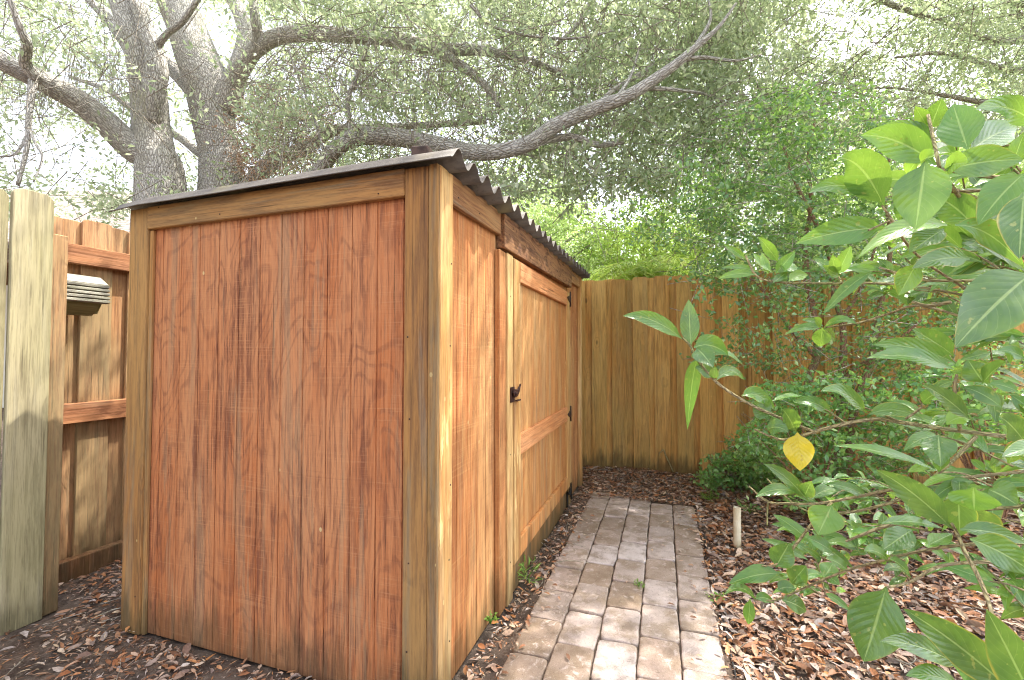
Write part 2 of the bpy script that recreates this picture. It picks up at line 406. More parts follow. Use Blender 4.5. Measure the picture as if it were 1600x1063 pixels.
def m_shingle():
    m = NT('roof_shingles'); o = m.obj()
    br = m.node('ShaderNodeTexBrick', {'Vector':o,'Color1':lin('#A89C90'),'Color2':lin('#867C72'),'Mortar':lin('#5A524A'),'Scale':1.0,'Mortar Size':.012,'Brick Width':.32,'Row Height':.14})
    n = m.noise(o, 30, 4)
    col = m.mix(m.step(n,.4,.7,0,.5), br.outputs['Color'], lin('#B8AEA2'))
    return m.finish(m.bsdf(col,.9,m.bump(br.outputs['Fac'],-.5,.01),.2).outputs[0])
M['shingle'] = m_shingle()

def m_bigleaf():
    """large shrub leaf: uv.x across -1..1 (0..1), uv.y along"""
    m = NT('large_shrub_leaf'); uv = m.node('ShaderNodeUVMap', uv_map='UVMap').outputs[0]
    s = m.node('ShaderNodeSeparateXYZ', {0:uv}); u = m.math('ABSOLUTE', m.math('SUBTRACT', s.outputs[0], .5)); v = s.outputs[1]
    r = m.attr('rnd'); o = m.obj()
    a = m.mix(m.step(r,0,.6), lin('#2E5E38'), lin('#50863E'))
    col = m.mix(m.step(r,.6,.9), a, lin('#8CB444'))
    n = m.noise(o, 18, 4, .6); n2 = m.noise(o, 90, 3)
    col = m.mix(m.step(n,.4,.7,0,.35), col, lin('#8FB24C'))
    col = m.mix(m.step(n2,.66,.70,0,.6), col, lin('#A8A860'))
    sp = m.vor(o,70).outputs['Distance']; spm = m.math('MULTIPLY', m.step(sp,.10,.06), m.step(m.noise(o,9,2),.5,.6))
    col = m.mix(m.math('MULTIPLY',spm,.8), col, lin('#8A6A3A'))
    eg = m.math('ADD', u, m.math('MULTIPLY', m.noise(o,40,3), .12))
    col = m.mix(m.math('MULTIPLY', m.step(eg,.50,.56), m.step(m.noise(o,7,2),.45,.6)), col, lin('#B0A048'))
    ph = m.math('SUBTRACT', m.math('MULTIPLY', v, 9.0), m.math('MULTIPLY', u, 5.5))
    w = m.math('ABSOLUTE', m.math('SUBTRACT', m.math('FRACT', ph), .5))
    side = m.step(w, .06, .0)
    mid = m.step(u, .035, .012)
    vein = m.math('MAXIMUM', mid, m.math('MULTIPLY', side, .28))
    col = m.mix(m.math('MULTIPLY', vein, .55), col, lin('#B9CF86'))
    edge = m.noise(o, 60, 3)
    yel = m.step(r, .965, .975)
    ycol = m.mix(m.step(n,.45,.65,0,.6), lin('#E8D23C'), lin('#CDBE3A'))
    ycol = m.mix(m.step(n2,.62,.7,0,.7), ycol, lin('#B08A38'))
    col = m.mix(yel, col, ycol)
    h = m.math('ADD', m.math('MULTIPLY', m.math('ADD',w,w), .6), m.math('MULTIPLY', mid, -.8))
    nb = m.bump(h, .22, .003)
    pr = m.bsdf(col, .25, nb, .8)
    tr = m.node('ShaderNodeBsdfTranslucent', {'Color':m.mix(.6, col, m.mix(yel, lin('#BCE04A'), lin('#F0D040')))})
    return m.finish(m.node('ShaderNodeMixShader', {0:.36,1:pr.outputs[0],2:tr.outputs[0]}).outputs[0])
M['bigleaf'] = m_bigleaf()

# ------------------------------------------------------------------ world and sun
SUN = Vector((.62,.30,1.15)).normalized()
el = math.asin(SUN.z); az = math.atan2(SUN.x, SUN.y)
w = bpy.data.worlds.new('World'); scene.world = w; w.use_nodes = True
nt = w.node_tree; bg = nt.nodes['Background']
sky = nt.nodes.new('ShaderNodeTexSky'); sky.sky_type='NISHITA'; sky.sun_disc=False; sky.sun_elevation=el; sky.sun_rotation=az
sky.air_density=1.0; sky.dust_density=3.0; sky.ozone_density=1.0
hs = nt.nodes.new('ShaderNodeHueSaturation'); hs.inputs['Saturation'].default_value=.35
nt.links.new(sky.outputs[0], hs.inputs['Color']); nt.links.new(hs.outputs[0], bg.inputs['Color'])
bg.inputs['Strength'].default_value = .15
sl = bpy.data.lights.new('sun','SUN'); sl.energy=2.0; sl.angle=R(.6); sl.color=(1,.94,.84)
so = bpy.data.objects.new('sun', sl); C.objects.link(so); so.rotation_euler = SUN.to_track_quat('Z','Y').to_euler()
vs = scene.view_settings; vs.view_transform='Standard'; vs.look='None'; vs.exposure=2.22; vs.gamma=1; vs.use_curve_mapping=False
scene.cycles.max_bounces=8; scene.cycles.diffuse_bounces=5; scene.cycles.transmission_bounces=4; scene.cycles.use_denoising=True; scene.cycles.filter_width=1.05; scene.cycles.denoising_prefilter='FAST'

# ------------------------------------------------------------------ shed frame
U = Vector((237,711.1,0)).normalized(); W = Vector((-U.y,U.x,0)); ANG = math.atan2(U.y,U.x)
C0 = gp(681,1118); C0.z = 0
def S(t,s,z=0): return C0+U*t+W*s+Vector((0,0,z))
def toS(P):
    P=np.asarray(P); dx=P[...,0]-C0.x; dy=P[...,1]-C0.y
    return dx*U.x+dy*U.y, dx*W.x+dy*W.y
def sthing(name,label,cat,t,s,group=None): return thing(name,label,cat,S(t,s),ANG,group)
LEN, WID = 2.64, 1.42

shed = sthing('garden_shed','small orange brown plywood shed with corrugated roof and door facing the brick path','shed',0,0)
# siding with real grooves
def siding(name, axis, a0, a1, z0, z1, plane, inward, mat, pitch=.1016, ph=.05):
    """vertical sheet along axis ('x' or 'y') at 'plane', grooves cut inward"""
    xs=[]; d=.006; gw=.0055
    xs.append((a0,0)); g=a0+ph
    while g<a1-.02:
        xs += [(g,0),(g+.001,d),(g+gw-.001,d),(g+gw,0)]; g+=pitch
    xs.append((a1,0))
    ring = [(a,plane+inward*dd*.65) for a,dd in xs]; back=[(a1,plane+inward*.02),(a0,plane+inward*.02)]
    poly = ring+back; n=len(poly)
    mk = (lambda a,p,z:(a,p,z)) if axis=='x' else (lambda a,p,z:(p,a,z))
    V=[mk(a,p,z0) for a,p in poly]+[mk(a,p,z1) for a,p in poly]
    Fs=[(i,(i+1)%n,(i+1)%n+n,i+n) for i in range(n)]+[tuple(range(n)),tuple(range(2*n-1,n-1,-1))]
    me=make_mesh(name,V,Fs,fattr={'bid':[.45]*len(Fs)})
    bm=bmesh.new(); bm.from_mesh(me); bmesh.ops.recalc_face_normals(bm,faces=bm.faces); bm.to_mesh(me); bm.free()
    return link(name,me,mat,shed)
ZB=-.02
siding('siding_panel','y',.06,1.36,ZB+.005,1.66,.026,1,M['siding'],ph=.075)
siding('siding_panel','x',.10,.585,ZB+.005,1.66,.030,1,M['siding_side'],pitch=.092,ph=.10)
siding('siding_panel','x',2.14,2.58,ZB+.005,1.66,.030,1,M['siding_side'],pitch=.1016,ph=.08)
siding('siding_panel','y',.06,1.36,ZB+.005,1.64,LEN-.026,-1,M['siding'])
siding('siding_panel','x',.05,2.58,ZB+.005,1.62,WID-.026,-1,M['siding'])
def bd(name, mat, *boxes, bevel=.003, parent=shed, bid=None):
    b=Boards()
    for q in boxes: b.box(*q, b=bid)
    return b.build(name,mat,parent,bevel=bevel)
# corner posts: face board + side board
bd('corner_post',M['post'],(0.002,.024,.036,.122,ZB,1.696),bid=.35)
bd('corner_post',M['post_light'],(.0185,.108,0.0,.034,ZB,1.70),bid=.62)
bd('corner_post',M['post'],(0,.018,0.0015,.0345,ZB,1.699),bid=.15)
bd('corner_post',M['post'],(0.004,.026,1.318,1.424,ZB,1.692),bid=.72)
bd('corner_post',M['post'],(0.0265,.11,WID-.02,WID+.002,ZB,1.645),bid=.2)
bd('corner_post',M['post_light'],(LEN-.075,LEN,0,.028,ZB,1.75),bid=.5)
bd('corner_post',M['post'],(LEN-.024,LEN,.03,.13,ZB,1.66))
bd('corner_post',M['post'],(LEN-.024,LEN,WID-.11,WID,ZB,1.64))
# grey side strip of the left post
bd('post_strip',M['post'],(0.012,.0255,1.298,1.3165,ZB,1.60),bid=.7)
# top trims
b=Boards(); b.sbox(.0,.0235,.1235,1.3165,1.608,1.699,lambda x,y:-.004*y); b.build('trim_board',M['trim_y'],shed)
b=Boards(); b.sbox(.109,.597,.006,.029,1.600,1.702,lambda x,y:.03*x); b.build('trim_board',M['trim_x'],shed)
b=Boards(); b.sbox(.599,2.125,-.012,.0285,1.548,1.700,lambda x,y:.022*x,b=.3); b.build('door_header',M['header'],shed)
b=Boards(); b.sbox(2.127,LEN-.077,.004,.029,1.60,1.695,lambda x,y:.022*x); b.build('trim_board',M['trim_x'],shed)
bd('head_board',M['siding_side'],(.60,2.125,.0305,.048,1.50,1.70),bid=.5)
# door jamb boards
bd('door_jamb',M['siding_side'],(.577,.655,.004,.029,ZB,1.553),bid=.3)
bd('door_jamb',M['post_light'],(.657,.735,-.004,.029,ZB,1.553),bid=.35)
bd('door_jamb',M['post_light'],(2.06,2.136,.002,.029,ZB,1.553),bid=.2)
bd('door_sill',M['post'],(.737,2.058,.010,.045,ZB,.115),bid=.4)
# door
dr=Boards(); g=.742; i=0
while g<2.05:
    e=min(g+.0985,2.053); dr.box(g,e,.012,.030,.125,1.545,b=.3+.25*random.random()); g=e+.003
door=dr.build('door',M['door_wood'],shed,bevel=.002)
def dpart(name,mat,q,bid=None,bevel=.003): 
    b=Boards(); b.box(*q,b=bid); return b.build(name,mat,door,bevel=bevel)
dpart('stile',M['post_light'],(.742,.84,-.008,.0115,.125,1.545),.3)
dpart('stile',M['post_light'],(1.965,2.053,-.008,.0115,.125,1.545),.45)
dpart('rail',M['rail_orange'],(.842,1.963,-.009,.0115,1.445,1.545),.6)
b=Boards(); b.sbox(.842,1.963,-.009,.0115,.610,.708,lambda x,y:.004*(x-.84)); b.build('rail',M['rail_orange'],door)
dpart('rail',M['door_wood'],(.842,1.963,-.009,.0115,.127,.215),.5)
# hinges: vertical plate on jamb and pointed strap on door
def hinge(z, mat):
    b=Boards(); b.box(2.068,2.096,-.010,-.0065,z-.055,z+.055)
    b.prism([(2.05,z-.026),(1.985,z-.006),(1.965,z+.004),(1.985,z+.012),(2.05,z+.026)],'y',-.0135,-.0095)
    me=b.build('hinge',mat,door,bevel=.0008)
    t=Tubes(); t.add([(2.058,-.014,z-.055),(2.058,-.014,z+.055)],[.006,.006],8,1); k=t.build('hinge_pin',mat,door)
    return me
for z,mt in ((1.50,'iron'),(.655,'iron'),(.09,'rot')): hinge(z,M[mt])
# rusty gravity latch
b=Boards()
b.box(.690,.745,-.009,-.0055,.875,.945,b=.5)
b.prism([(.700,.918),(.715,.896),(.755,.898),(.785,.915),(.800,.938),(.792,.944),(.775,.932),(.75,.930),(.712,.936)],'y',-.020,-.0125)
b.box(.742,.795,-.024,-.0125,.876,.883)
la=b.build('latch',M['rust'],door,bevel=.001)
t=Tubes(); 
ringp=[Vector((.802+.007*math.cos(a),-.017,.946+.007*math.sin(a))) for a in np.linspace(0,6.283,11)]
t.add(ringp,[.0022]*11,6,1); t.add([(.722,-.028,.915),(.722,-.009,.915)],[.009,.009],10,1); t.build('latch_ring',M['rust'],door)
bd('rot_patch',M['rot'],(2.0,2.05,.004,.009,ZB,.09),bid=.5)
nl_=Tubes()
def nail_x(t,z,s,r=.0028):
    if random.random()<.35: return
    nl_.add([(t,s+.001,z),(t,s-.0016,z)],[r,r*.9],8,1)
def nail_y(s,z,t,r=.0028):
    if random.random()<.35: return
    nl_.add([(t+.001,s,z),(t-.0016,s,z)],[r,r*.9],8,1)
for z in (.18,.42,.66,.9,1.14,1.38,1.6):
    nail_x(.09+random.uniform(-.006,.006),z+random.uniform(-.03,.03),0); nail_x(.697,z-.02,-.004); nail_x(2.10,z,.002); nail_y(.10+random.uniform(-.008,.008),z+random.uniform(-.03,.03),.002); nail_y(1.34,z-.05,.004)
for s in (.2,.55,.9,1.25): nail_y(s,1.68+random.uniform(-.01,.005),0); nail_y(s+.02,1.625,0)
for t in (.16,.35,.56): nail_x(t,1.64,.006)
for t in (.66,1.0,1.35,1.75,2.08): nail_x(t,1.64+.022*t-.02,-.012); nail_x(t+.01,1.59+.02*t,-.012)
o=nl_.build('nail_heads',M['iron'],shed); o['kind']='stuff'
# roof sheet
def corrugated():
    per=.122; nt_=int((LEN+.10)/per*14); ns=10
    ts=np.linspace(-.045,LEN+.06,nt_); ss=np.linspace(-.065,WID+.055,ns); V=[]
    for lay in (0,1):
        for t in ts:
            for s in ss:
                sag=.004*math.sin(t*3+s*5)
                z=1.7185+.019*t-.004*s-.023*math.cos(2*math.pi*(t+.045)/per)+sag*.5-(0.0035 if lay else 0)
                if s==ss[-1]: z-=.012
                V.append((t,s,z))
    n=len(ts)*ns; Fs=[]
    for i in range(len(ts)-1):
        for j in range(ns-1):
            a=i*ns+j; Fs.append((a,a+ns,a+ns+1,a+1)); Fs.append((n+a,n+a+1,n+a+ns+1,n+a+ns))
    for i in range(len(ts)-1):
        for j in (0,ns-1): a=i*ns+j; Fs.append((a,n+a,n+a+ns,a+ns))
    for j in range(ns-1):
        for i in (0,len(ts)-1): a=i*ns+j; Fs.append((a,a+1,n+a+1,n+a))
    me=make_mesh('roof',V,Fs,smooth=True)
    bm=bmesh.new(); bm.from_mesh(me); bmesh.ops.recalc_face_normals(bm,faces=bm.faces); bm.to_mesh(me); bm.free()
    return link('roof',me,M['roof'],shed)
corrugated()
bl=Boards(); bl.sbox(.04,.10,.065,.125,0,.05,lambda x,y:0); wb=sthing('wood_block','small dark wooden block sitting on the front edge of the corrugated roof','block',.07,.095)
wb.location.z=1.736; bl.build('block_body',M['roofblock'],wb,off=(.07,.095,0),bevel=.004)
wb.rotation_euler=(0,R(-6),ANG+R(10))

# ------------------------------------------------------------------ fences
def picket(b, along, a, w, p0, p1, z0, z1, ear=.013, bid=None):
    poly=[(a,z0),(a+w,z0),(a+w,z1-ear*1.3),(a+w-ear*.7,z1-ear*.35),(a+w-ear*1.8,z1),(a+ear*1.8,z1),(a+ear*.7,z1-ear*.35),(a,z1-ear*1.3)]
    b.prism(poly, 'y' if along=='x' else 'x', p0, p1, b=bid)
# back fence: runs along s at t = TF
gpt=gp(1000,733); TF=float(toS(np.array(gpt))[0])
bf=sthing('back_fence','tall board on board wooden fence with dog eared pickets across the back','fence',TF,0)
b=Boards(); bk_=Boards(); s=3.4
while s>-6.0:
    wdt=.138+random.uniform(-.004,.004); h=1.822+random.uniform(-.012,.012)
    picket(b,'y',s-wdt,wdt,TF,TF+.018,-.03,h)
    h2=1.818+random.uniform(-.012,.012)
    picket(bk_,'y',s-wdt-.095,.13,TF+.032,TF+.048,-.03,h2)
    s-=.198+random.uniform(-.004,.004)
b.build('front_pickets',M['fence'],bf,off=(TF,0,0),bevel=.002); bk_.build('rear_pickets',M['fence'],bf,off=(TF,0,0),bevel=.002)
for z in (.25,.95,1.58):
    r=Boards(); r.box(TF+.0495,TF+.088,-6.0,3.4,z,z+.088); r.build('rail',M['rail_brown'],bf,off=(TF,0,0))
# left fence: runs along t at s = SF
SF=2.116
lf=sthing('side_fence','short stretch of brown wooden fence panel with rails left of the shed','fence',.09,SF)
b=Boards(); b2=Boards(); t=.02; i=0
while t<3.1:
    wd=.14 if i else .15
    picket(b,'x',t,wd,SF+.062,SF+.078,-.03,1.79+.0*t+random.uniform(-.012,.012),bid=None)
    picket(b2,'x',t+wd-.02,.10,SF+.02,SF+.036,-.03,1.73+random.uniform(-.02,.01)) if False else None
    t+=wd+.075; i+=1
t=.02+.15-.015
while t<3.1:
    picket(b2,'x',t,.105,SF+.081,SF+.097,-.03,1.785+.0*t+random.uniform(-.01,.01)); t+=.215
b.build('front_pickets',M['fence_side'],lf,off=(.09,SF,0),bevel=.002); b2.build('rear_pickets',M['fence_side'],lf,off=(.09,SF,0),bevel=.002)
for z,hh in ((1.552,.096),(.748,.10)):
    r=Boards(); r.box(.10,3.1,SF+.02,SF+.0605,z,z+hh); r.build('rail',M['rail_brown'],lf,off=(.09,SF,0))
r=Boards(); r.box(.10,3.1,SF+.01,SF+.0605,-.03,.075,b=.1); r.build('kick_board',M['fence_side'],lf,off=(.09,SF,0))
# near fence end with post
SN=1.866
nf=sthing('gate_side_fence','pale greenish fence end with wide dog eared picket nearest the camera at left','fence',.0,SN)
b=Boards(); 
picket(b,'x',-.168,.135,SN-.018,SN,-.03,1.785,ear=.02,bid=.6)
picket(b,'x',-.315,.14,SN-.012,SN+.004,-.03,1.765,ear=.02,bid=.3)
for k in range(2,7): picket(b,'x',-.315-.147*(k-1),.14,SN-.018,SN,-.03,1.78,ear=.02)
b.build('pickets',M['fence_near'],nf,off=(0,SN,0),bevel=.003)
b=Boards(); b.box(-.060,.030,SN+.002,SN+.092,-.03,1.625,b=.5); b.build('post',M['fence_side'],nf,off=(0,SN,0),bevel=.004)
r=Boards(); r.box(-1.2,-.062,SN+.005,SN+.04,1.38,1.47); r.build('rail',M['rail_brown'],nf,off=(0,SN,0))
r=Boards(); r.box(-1.2,-.062,SN+.005,SN+.04,.35,.44); r.build('rail',M['rail_brown'],nf,off=(0,SN,0))

# weathered box hung on the side fence
wx=thing('wooden_box','weathered grey wooden box with grooved slanting front fixed to the side fence rail','wooden box',S(.19,SF,1.33),ANG)
def wbox():
    # local: x along fence (t), y toward -s is out of the fence ; object origin at fence face
    L=.20
    b=Boards()
    # grooved slanting lid and front board (profile in y,z) extruded along x
    prof=[(.0,.125),(-.05,.125),(-.115,.085),(-.128,.0),(-.121,-.002),(-.106,.078),(-.048,.113),(.0,.113)]
    # grooves: split the front into ribs
    b.prism([(.0,.128),(-.052,.128),(-.118,.086),(-.110,.078),(-.048,.115),(.0,.115)],'x',0,L,b=.5)
    n=5
    for k in range(n):
        z1=.083-k*.019; z0=z1-.0155; y=-.119-.002*k
        b.prism([(y,z1),(y-.006,z1-.003),(y-.007,z0+.002),(y-.001,z0),(y+.008,z0),(y+.008,z1)],'x',0,L,b=.3+.1*k)
    b.prism([(-.113,.083),(-.105,.083),(-.112,-.012),(-.12,-.012)],'x',.002,L-.002,b=.2)
    b.build('grooved_lid',M['gray_wood'],wx,bevel=.001)
    for xa,xb,bb in ((.008,.024,.4),(L-.024,L-.008,.6)):
        c=Boards(); c.prism([(-.0,.112),(-.045,.112),(-.102,.074),(-.102,.02),(-.05,-.06),(0,-.06)],'x',xa,xb,b=bb)
        c.build('end_board',M['mossy_wood'],wx,bevel=.001)
    d=Boards(); d.prism([(-.085,-.03),(-.095,.02),(-.085,.022),(0,-.045),(0,-.07),(-.04,-.07)],'x',.0245,L-.0245,b=.4); d.build('bottom_board',M['mossy_wood'],wx,bevel=.001)
wbox(); wx.location=S(.075,SF+.018,1.36)

# ------------------------------------------------------------------ ground
def ground():
    g=sorted(set([round(v,3) for v in np.arange(-4,5,.045)]+[round(v,2) for v in np.arange(-12,12.1,.8)]+[-400,-150,-60,-30,30,60,150,400]))
    h=sorted(set([round(v,3) for v in np.arange(.6,5,.045)]+[round(v,2) for v in np.arange(-6,16.1,.8)]+[-400,-100,-30,30,60,150,400]))
    X,Y=np.meshgrid(g,h,indexing='ij')
    Z=-.022+.010*np.sin(X*3.1+1)*np.sin(Y*2.7)+.006*np.sin(X*9.3+Y*5.1)+.004*np.sin(X*21-Y*17)
    t,s=toS(np.stack([X,Y],-1))
    inp=(s>-.90)&(s<-.08)&(t<2.5)
    right=np.clip((-.95-s)/.8,0,1)*.03; Z=Z+right
    Z=np.where(inp,-.009,Z)
    Z=np.where((s>0)&(s<WID)&(t>0)&(t<LEN),-.03,Z)
    n,m=X.shape; V=np.stack([X,Y,Z],-1).reshape(-1,3)
    idx=np.arange(n*m).reshape(n,m); T=np.stack([idx[:-1,:-1],idx[1:,:-1],idx[1:,1:],idx[:-1,1:]],-1).reshape(-1,4)
    me=make_mesh('ground',V,tris=T,smooth=True)
    tag(link('ground',me,M['ground']),kind='structure',label='dark sandy soil of the side yard')
ground()
def gz(x,y):
    t,s=toS(np.stack([x,y],-1))
    z=-.022+.010*np.sin(x*3.1+1)*np.sin(y*2.7)+.006*np.sin(x*9.3+y*5.1)+np.clip((-.95-s)/.8,0,1)*.03
    return np.where((s>-.88)&(s<-.12)&(t<2.33),.003,z)

# path of tumbled pavers
def pavers():
    V=[];Fs=[];B=[]
    cw=.1495; pl=.236; s0=-.118
    for c in range(5):
        t=-.35-(pl*.5 if c%2 else 0)+random.uniform(-.02,.02)-(.03*c)
        endt=2.38-.03*c
        while t<endt-.08:
            L=pl-.004; Wd=cw-.0042
            if t+L>endt+.05: L=max(.09,endt-t)
            cx=t+L/2; cy=s0-cw*(c+.5); rot=random.uniform(-.018,.018); zt=random.uniform(-.004,.004); tx=random.uniform(-.012,.012); ty=random.uniform(-.012,.012)
            n=56; bid=random.random(); base=len(V)
            wv=[random.uniform(-1,1),random.uniform(-1,1),random.uniform(0,6),random.uniform(0,6)]; jit=[random.uniform(-.0018,.0018) for _ in range(n)]
            rings=[(1.0,-.04,0),(1.0,-.008,0),(.0,-.0022,.0016),(.0,-.0003,.0035),(.0,.0,.009)]
            for (q,dz,ins) in rings:
                for k in range(n):
                    a=2*math.pi*k/n; ca,sa=math.cos(a),math.sin(a); e=14.0
                    rr=(abs(ca)**e+abs(sa)**e)**(-1/e)
                    x=(L/2-ins)*rr*ca; y=(Wd/2-ins)*rr*sa
                    x+=wv[0]*math.sin(3*a+wv[2])*.0028+jit[k]*.7*ca; y+=wv[1]*math.sin(4*a+wv[3])*.0022+jit[(k*7)%n]*.7*sa
                    X=cx+x*math.cos(rot)-y*math.sin(rot); Y=cy+x*math.sin(rot)+y*math.cos(rot)
                    P=S(X,Y); V.append((P.x,P.y,.004+zt+dz+x*tx+y*ty))
            for r_ in range(4):
                for k in range(n):
                    a=base+r_*n+k; b_=base+r_*n+(k+1)%n; Fs.append((a,b_,b_+n,a+n)); B.append(bid)
            Fs.append(tuple(base+4*n+k for k in range(n))); B.append(bid)
            t+=pl+random.uniform(-.001,.002)
    me=make_mesh('path',V,Fs,fattr={'bid':B},smooth=True)
    tag(link('path',me,M['paver']),kind='structure',label='path of tumbled tan and grey pavers in running bond')
pavers()
# black edging strip by the path
ed=sthing('edging_strip','thin black edging strip along the right edge of the paver path','edging',1.0,-.885)
b=Boards()
for k in range(11): b.box(-.35+k*.2,-.151+k*.2,-.889+.004*math.sin(k),-.884+.004*math.sin(k),-.04,.002)
b.build('strip',M['edging'],ed,off=(1.0,-.885,0),bevel=.001)

# ------------------------------------------------------------------ leaf litter
def litter():
    def ok(x,y,edge=0.0):
        t,s=toS(np.stack([x,y],-1))
        shed_=(s>-.005)&(s<WID+.0)&(t>-.0)&(t<LEN+.0)
        path_=(s>-.865)&(s<-.13)&(t<2.27)
        return ~shed_ & ~path_ & (t<TF-.0) & (s<SF+.0) & ~((t<.1)&(s>SN-.03)), t, s
    P=[];tone=[];sz=[]
    n=190000
    x=rng.uniform(-2.6,4.2,n); y=rng.uniform(.9,5.2,n)
    o,t,s=ok(x,y); 
    X,Y,D=proj(np.stack([x,y,np.zeros(n)],-1)); vis=(X>-60)&(X<1660)&(Y<1120)
    cl=.5+.5*np.sin(x*5.3+2*np.sin(y*4.1))*np.sin(y*6.1+1.7*np.sin(x*3.3))
    dens=np.where(s<-.86, .75+.25*cl, np.where(s<0,.30+.3*cl, .22+.35*cl))
    dens=np.where(t>2.25,.95,dens)
    dens=np.where((s>.9)&(t<.35),dens*np.clip((X-20)/200,.12,1)*1.4,dens)
    dens=np.where(D<1.6,dens*.8,dens)
    keep=o&vis&(rng.random(n)<dens)
    x=x[keep];y=y[keep];s=s[keep];t=t[keep];D=D[keep];N=len(x)
    z=gz(x,y)+rng.uniform(.001,.022,N)
    a=rng.uniform(0,6.283,N); d=np.stack([np.cos(a),np.sin(a),rng.normal(0,.22,N)],-1)
    nr=np.stack([rng.normal(0,.38,N),rng.normal(0,.38,N),np.ones(N)],-1)
    L=(.010+.048*rng.random(N)**1.9)*np.where(s<-.86,1.15,.85); Wd=L*rng.uniform(.28,.5,N)
    big=rng.random(N)<.04; L=np.where(big,L*1.5,L); Wd=np.where(big,L*.45,Wd)
    far=t>2.0
    tn=rng.random(N); tn=np.where(far,tn*.75,tn); tn=np.where((s>-.1),tn**1.3,tn)
    o_=leaf_mesh('leaf_litter',np.stack([x,y,z],-1),d,nr,L,Wd,M['litter'],tmpl=T_LEAF,curl=rng.uniform(-.25,.45,N),tone=tn)
    tag(o_,'brown dead oak leaves covering the soil beside the path','leaf litter',kind='stuff')
    # chips, bits and twigs
    n=85000; x=rng.uniform(-2.6,4.0,n); y=rng.uniform(.9,5,n); o,t,s=ok(x,y); X,Y,D=proj(np.stack([x,y,np.zeros(n)],-1))
    keep=o&(X>-60)&(X<1660)&(Y<1120)&(rng.random(n)<np.where((s>-.14)&(s<.0),1,.6)); x=x[keep];y=y[keep];N=len(x)
    a=rng.uniform(0,6.283,N); d=np.stack([np.cos(a),np.sin(a),rng.normal(0,.15,N)],-1); nr=np.stack([rng.normal(0,.3,N),rng.normal(0,.3,N),np.ones(N)],-1)
    L=rng.uniform(.008,.04,N); Wd=rng.uniform(.002,.006,N)
    o_=leaf_mesh('mulch_bits',np.stack([x,y,gz(x,y)+rng.uniform(.0,.012,N)],-1),d,nr,L,Wd,M['litter'],tone=rng.random(N))
    tag(o_,'small twigs and bark crumbs scattered over the soil','mulch',kind='stuff')
    T=Tubes()
    for k in range(520):
        x_=random.uniform(-2.4,3.6); y_=random.uniform(1.0,4.6); tt,ss=toS(np.array((x_,y_)))
        if (-.02<ss<WID+.02 and 0<tt<LEN) or (-.86<ss<-.13 and tt<2.3) or tt>TF-.1 or ss>SN-.05: continue
        a=random.uniform(0,6.28); L=random.uniform(.05,.22); z=float(gz(np.array([x_]),np.array([y_]))[0])+.018; dx,dy=math.cos(a)*L,math.sin(a)*L
        r=random.uniform(.0012,.0032)
        T.add([(x_,y_,z),(x_+dx*.5+random.uniform(-.02,.02),y_+dy*.5+random.uniform(-.02,.02),z+random.uniform(0,.015)),(x_+dx,y_+dy,z-.004)],[r,r*.9,r*.5],5,3)
    tag(T.build('fallen_twigs',M['bark_small']),'pale dead twigs lying among the fallen leaves',kind='stuff')
    # loose leaves blown onto the path
    n=150; tt=rng.uniform(.1,2.3,n); e=rng.random(n); ss=np.where(e<.4,-.12-.10*rng.random(n)**2,np.where(e<.8,-.86+.12*rng.random(n)**2,rng.uniform(-.86,-.12,n))); tt=np.where(e>.93,rng.uniform(2.0,2.35,n),tt)
    x=C0.x+U.x*tt+W.x*ss; y=C0.y+U.y*tt+W.y*ss
    a=rng.uniform(0,6.283,n); d=np.stack([np.cos(a),np.sin(a),rng.normal(0,.08,n)],-1); nr=np.stack([rng.normal(0,.2,n),rng.normal(0,.2,n),np.ones(n)],-1); L=rng.uniform(.012,.038,n)
    tag(leaf_mesh('path_leaves',np.stack([x,y,np.full(n,.013)],-1),d,nr,L,L*.4,M['litter'],tmpl=T_LEAF,curl=rng.uniform(0,.4,n)),'few brown dead leaves blown onto the brick path',kind='stuff')
litter()

# ------------------------------------------------------------------ small things
pv=thing('plastic_pipe','cream plastic pipe stub standing in dead leaves right of the path','pipe',gp(1152,849))
def pipe():
    V=[];Fs=[];n=20;ro=.0205;ri=.0175;h=.205
    rings=[(ro,-.05),(ro,h-.001),(ro-.0008,h),(ri,h),(ri,h-.12)]
    for r,z in rings:
        for k in range(n): a=2*math.pi*k/n; V.append((r*math.cos(a)+.03*z*.3,r*math.sin(a),z))
    for i in range(4):
        for k in range(n): a=i*n+k;b_=i*n+(k+1)%n; Fs.append((a,b_,b_+n,a+n))
    Fs.append(tuple(4*n+k for k in range(n)))
    link('pipe_tube',make_mesh('pipe_tube',V,Fs,smooth=True),M['pvc'],pv)
pipe()
tw=thing('dead_vine','thin pale dead vine stem leaning on the back fence base','vine',gp(1050,738))
t_=Tubes(); p0=gp(1050,738)
q=[px(1033,706,4.25),px(1037,703,4.26),px(1040,712,4.24),px(1045,722,4.22),px(1052,738,4.2)]
t_.add(q,[.004,.005,.006,.006,.006],6,3); t_.add([q[0],px(1030,709,4.22),px(1032,716,4.2)],[.004,.003,.002],5,3); t_.build('stem',M['bark_tan'],tw,off=p0)

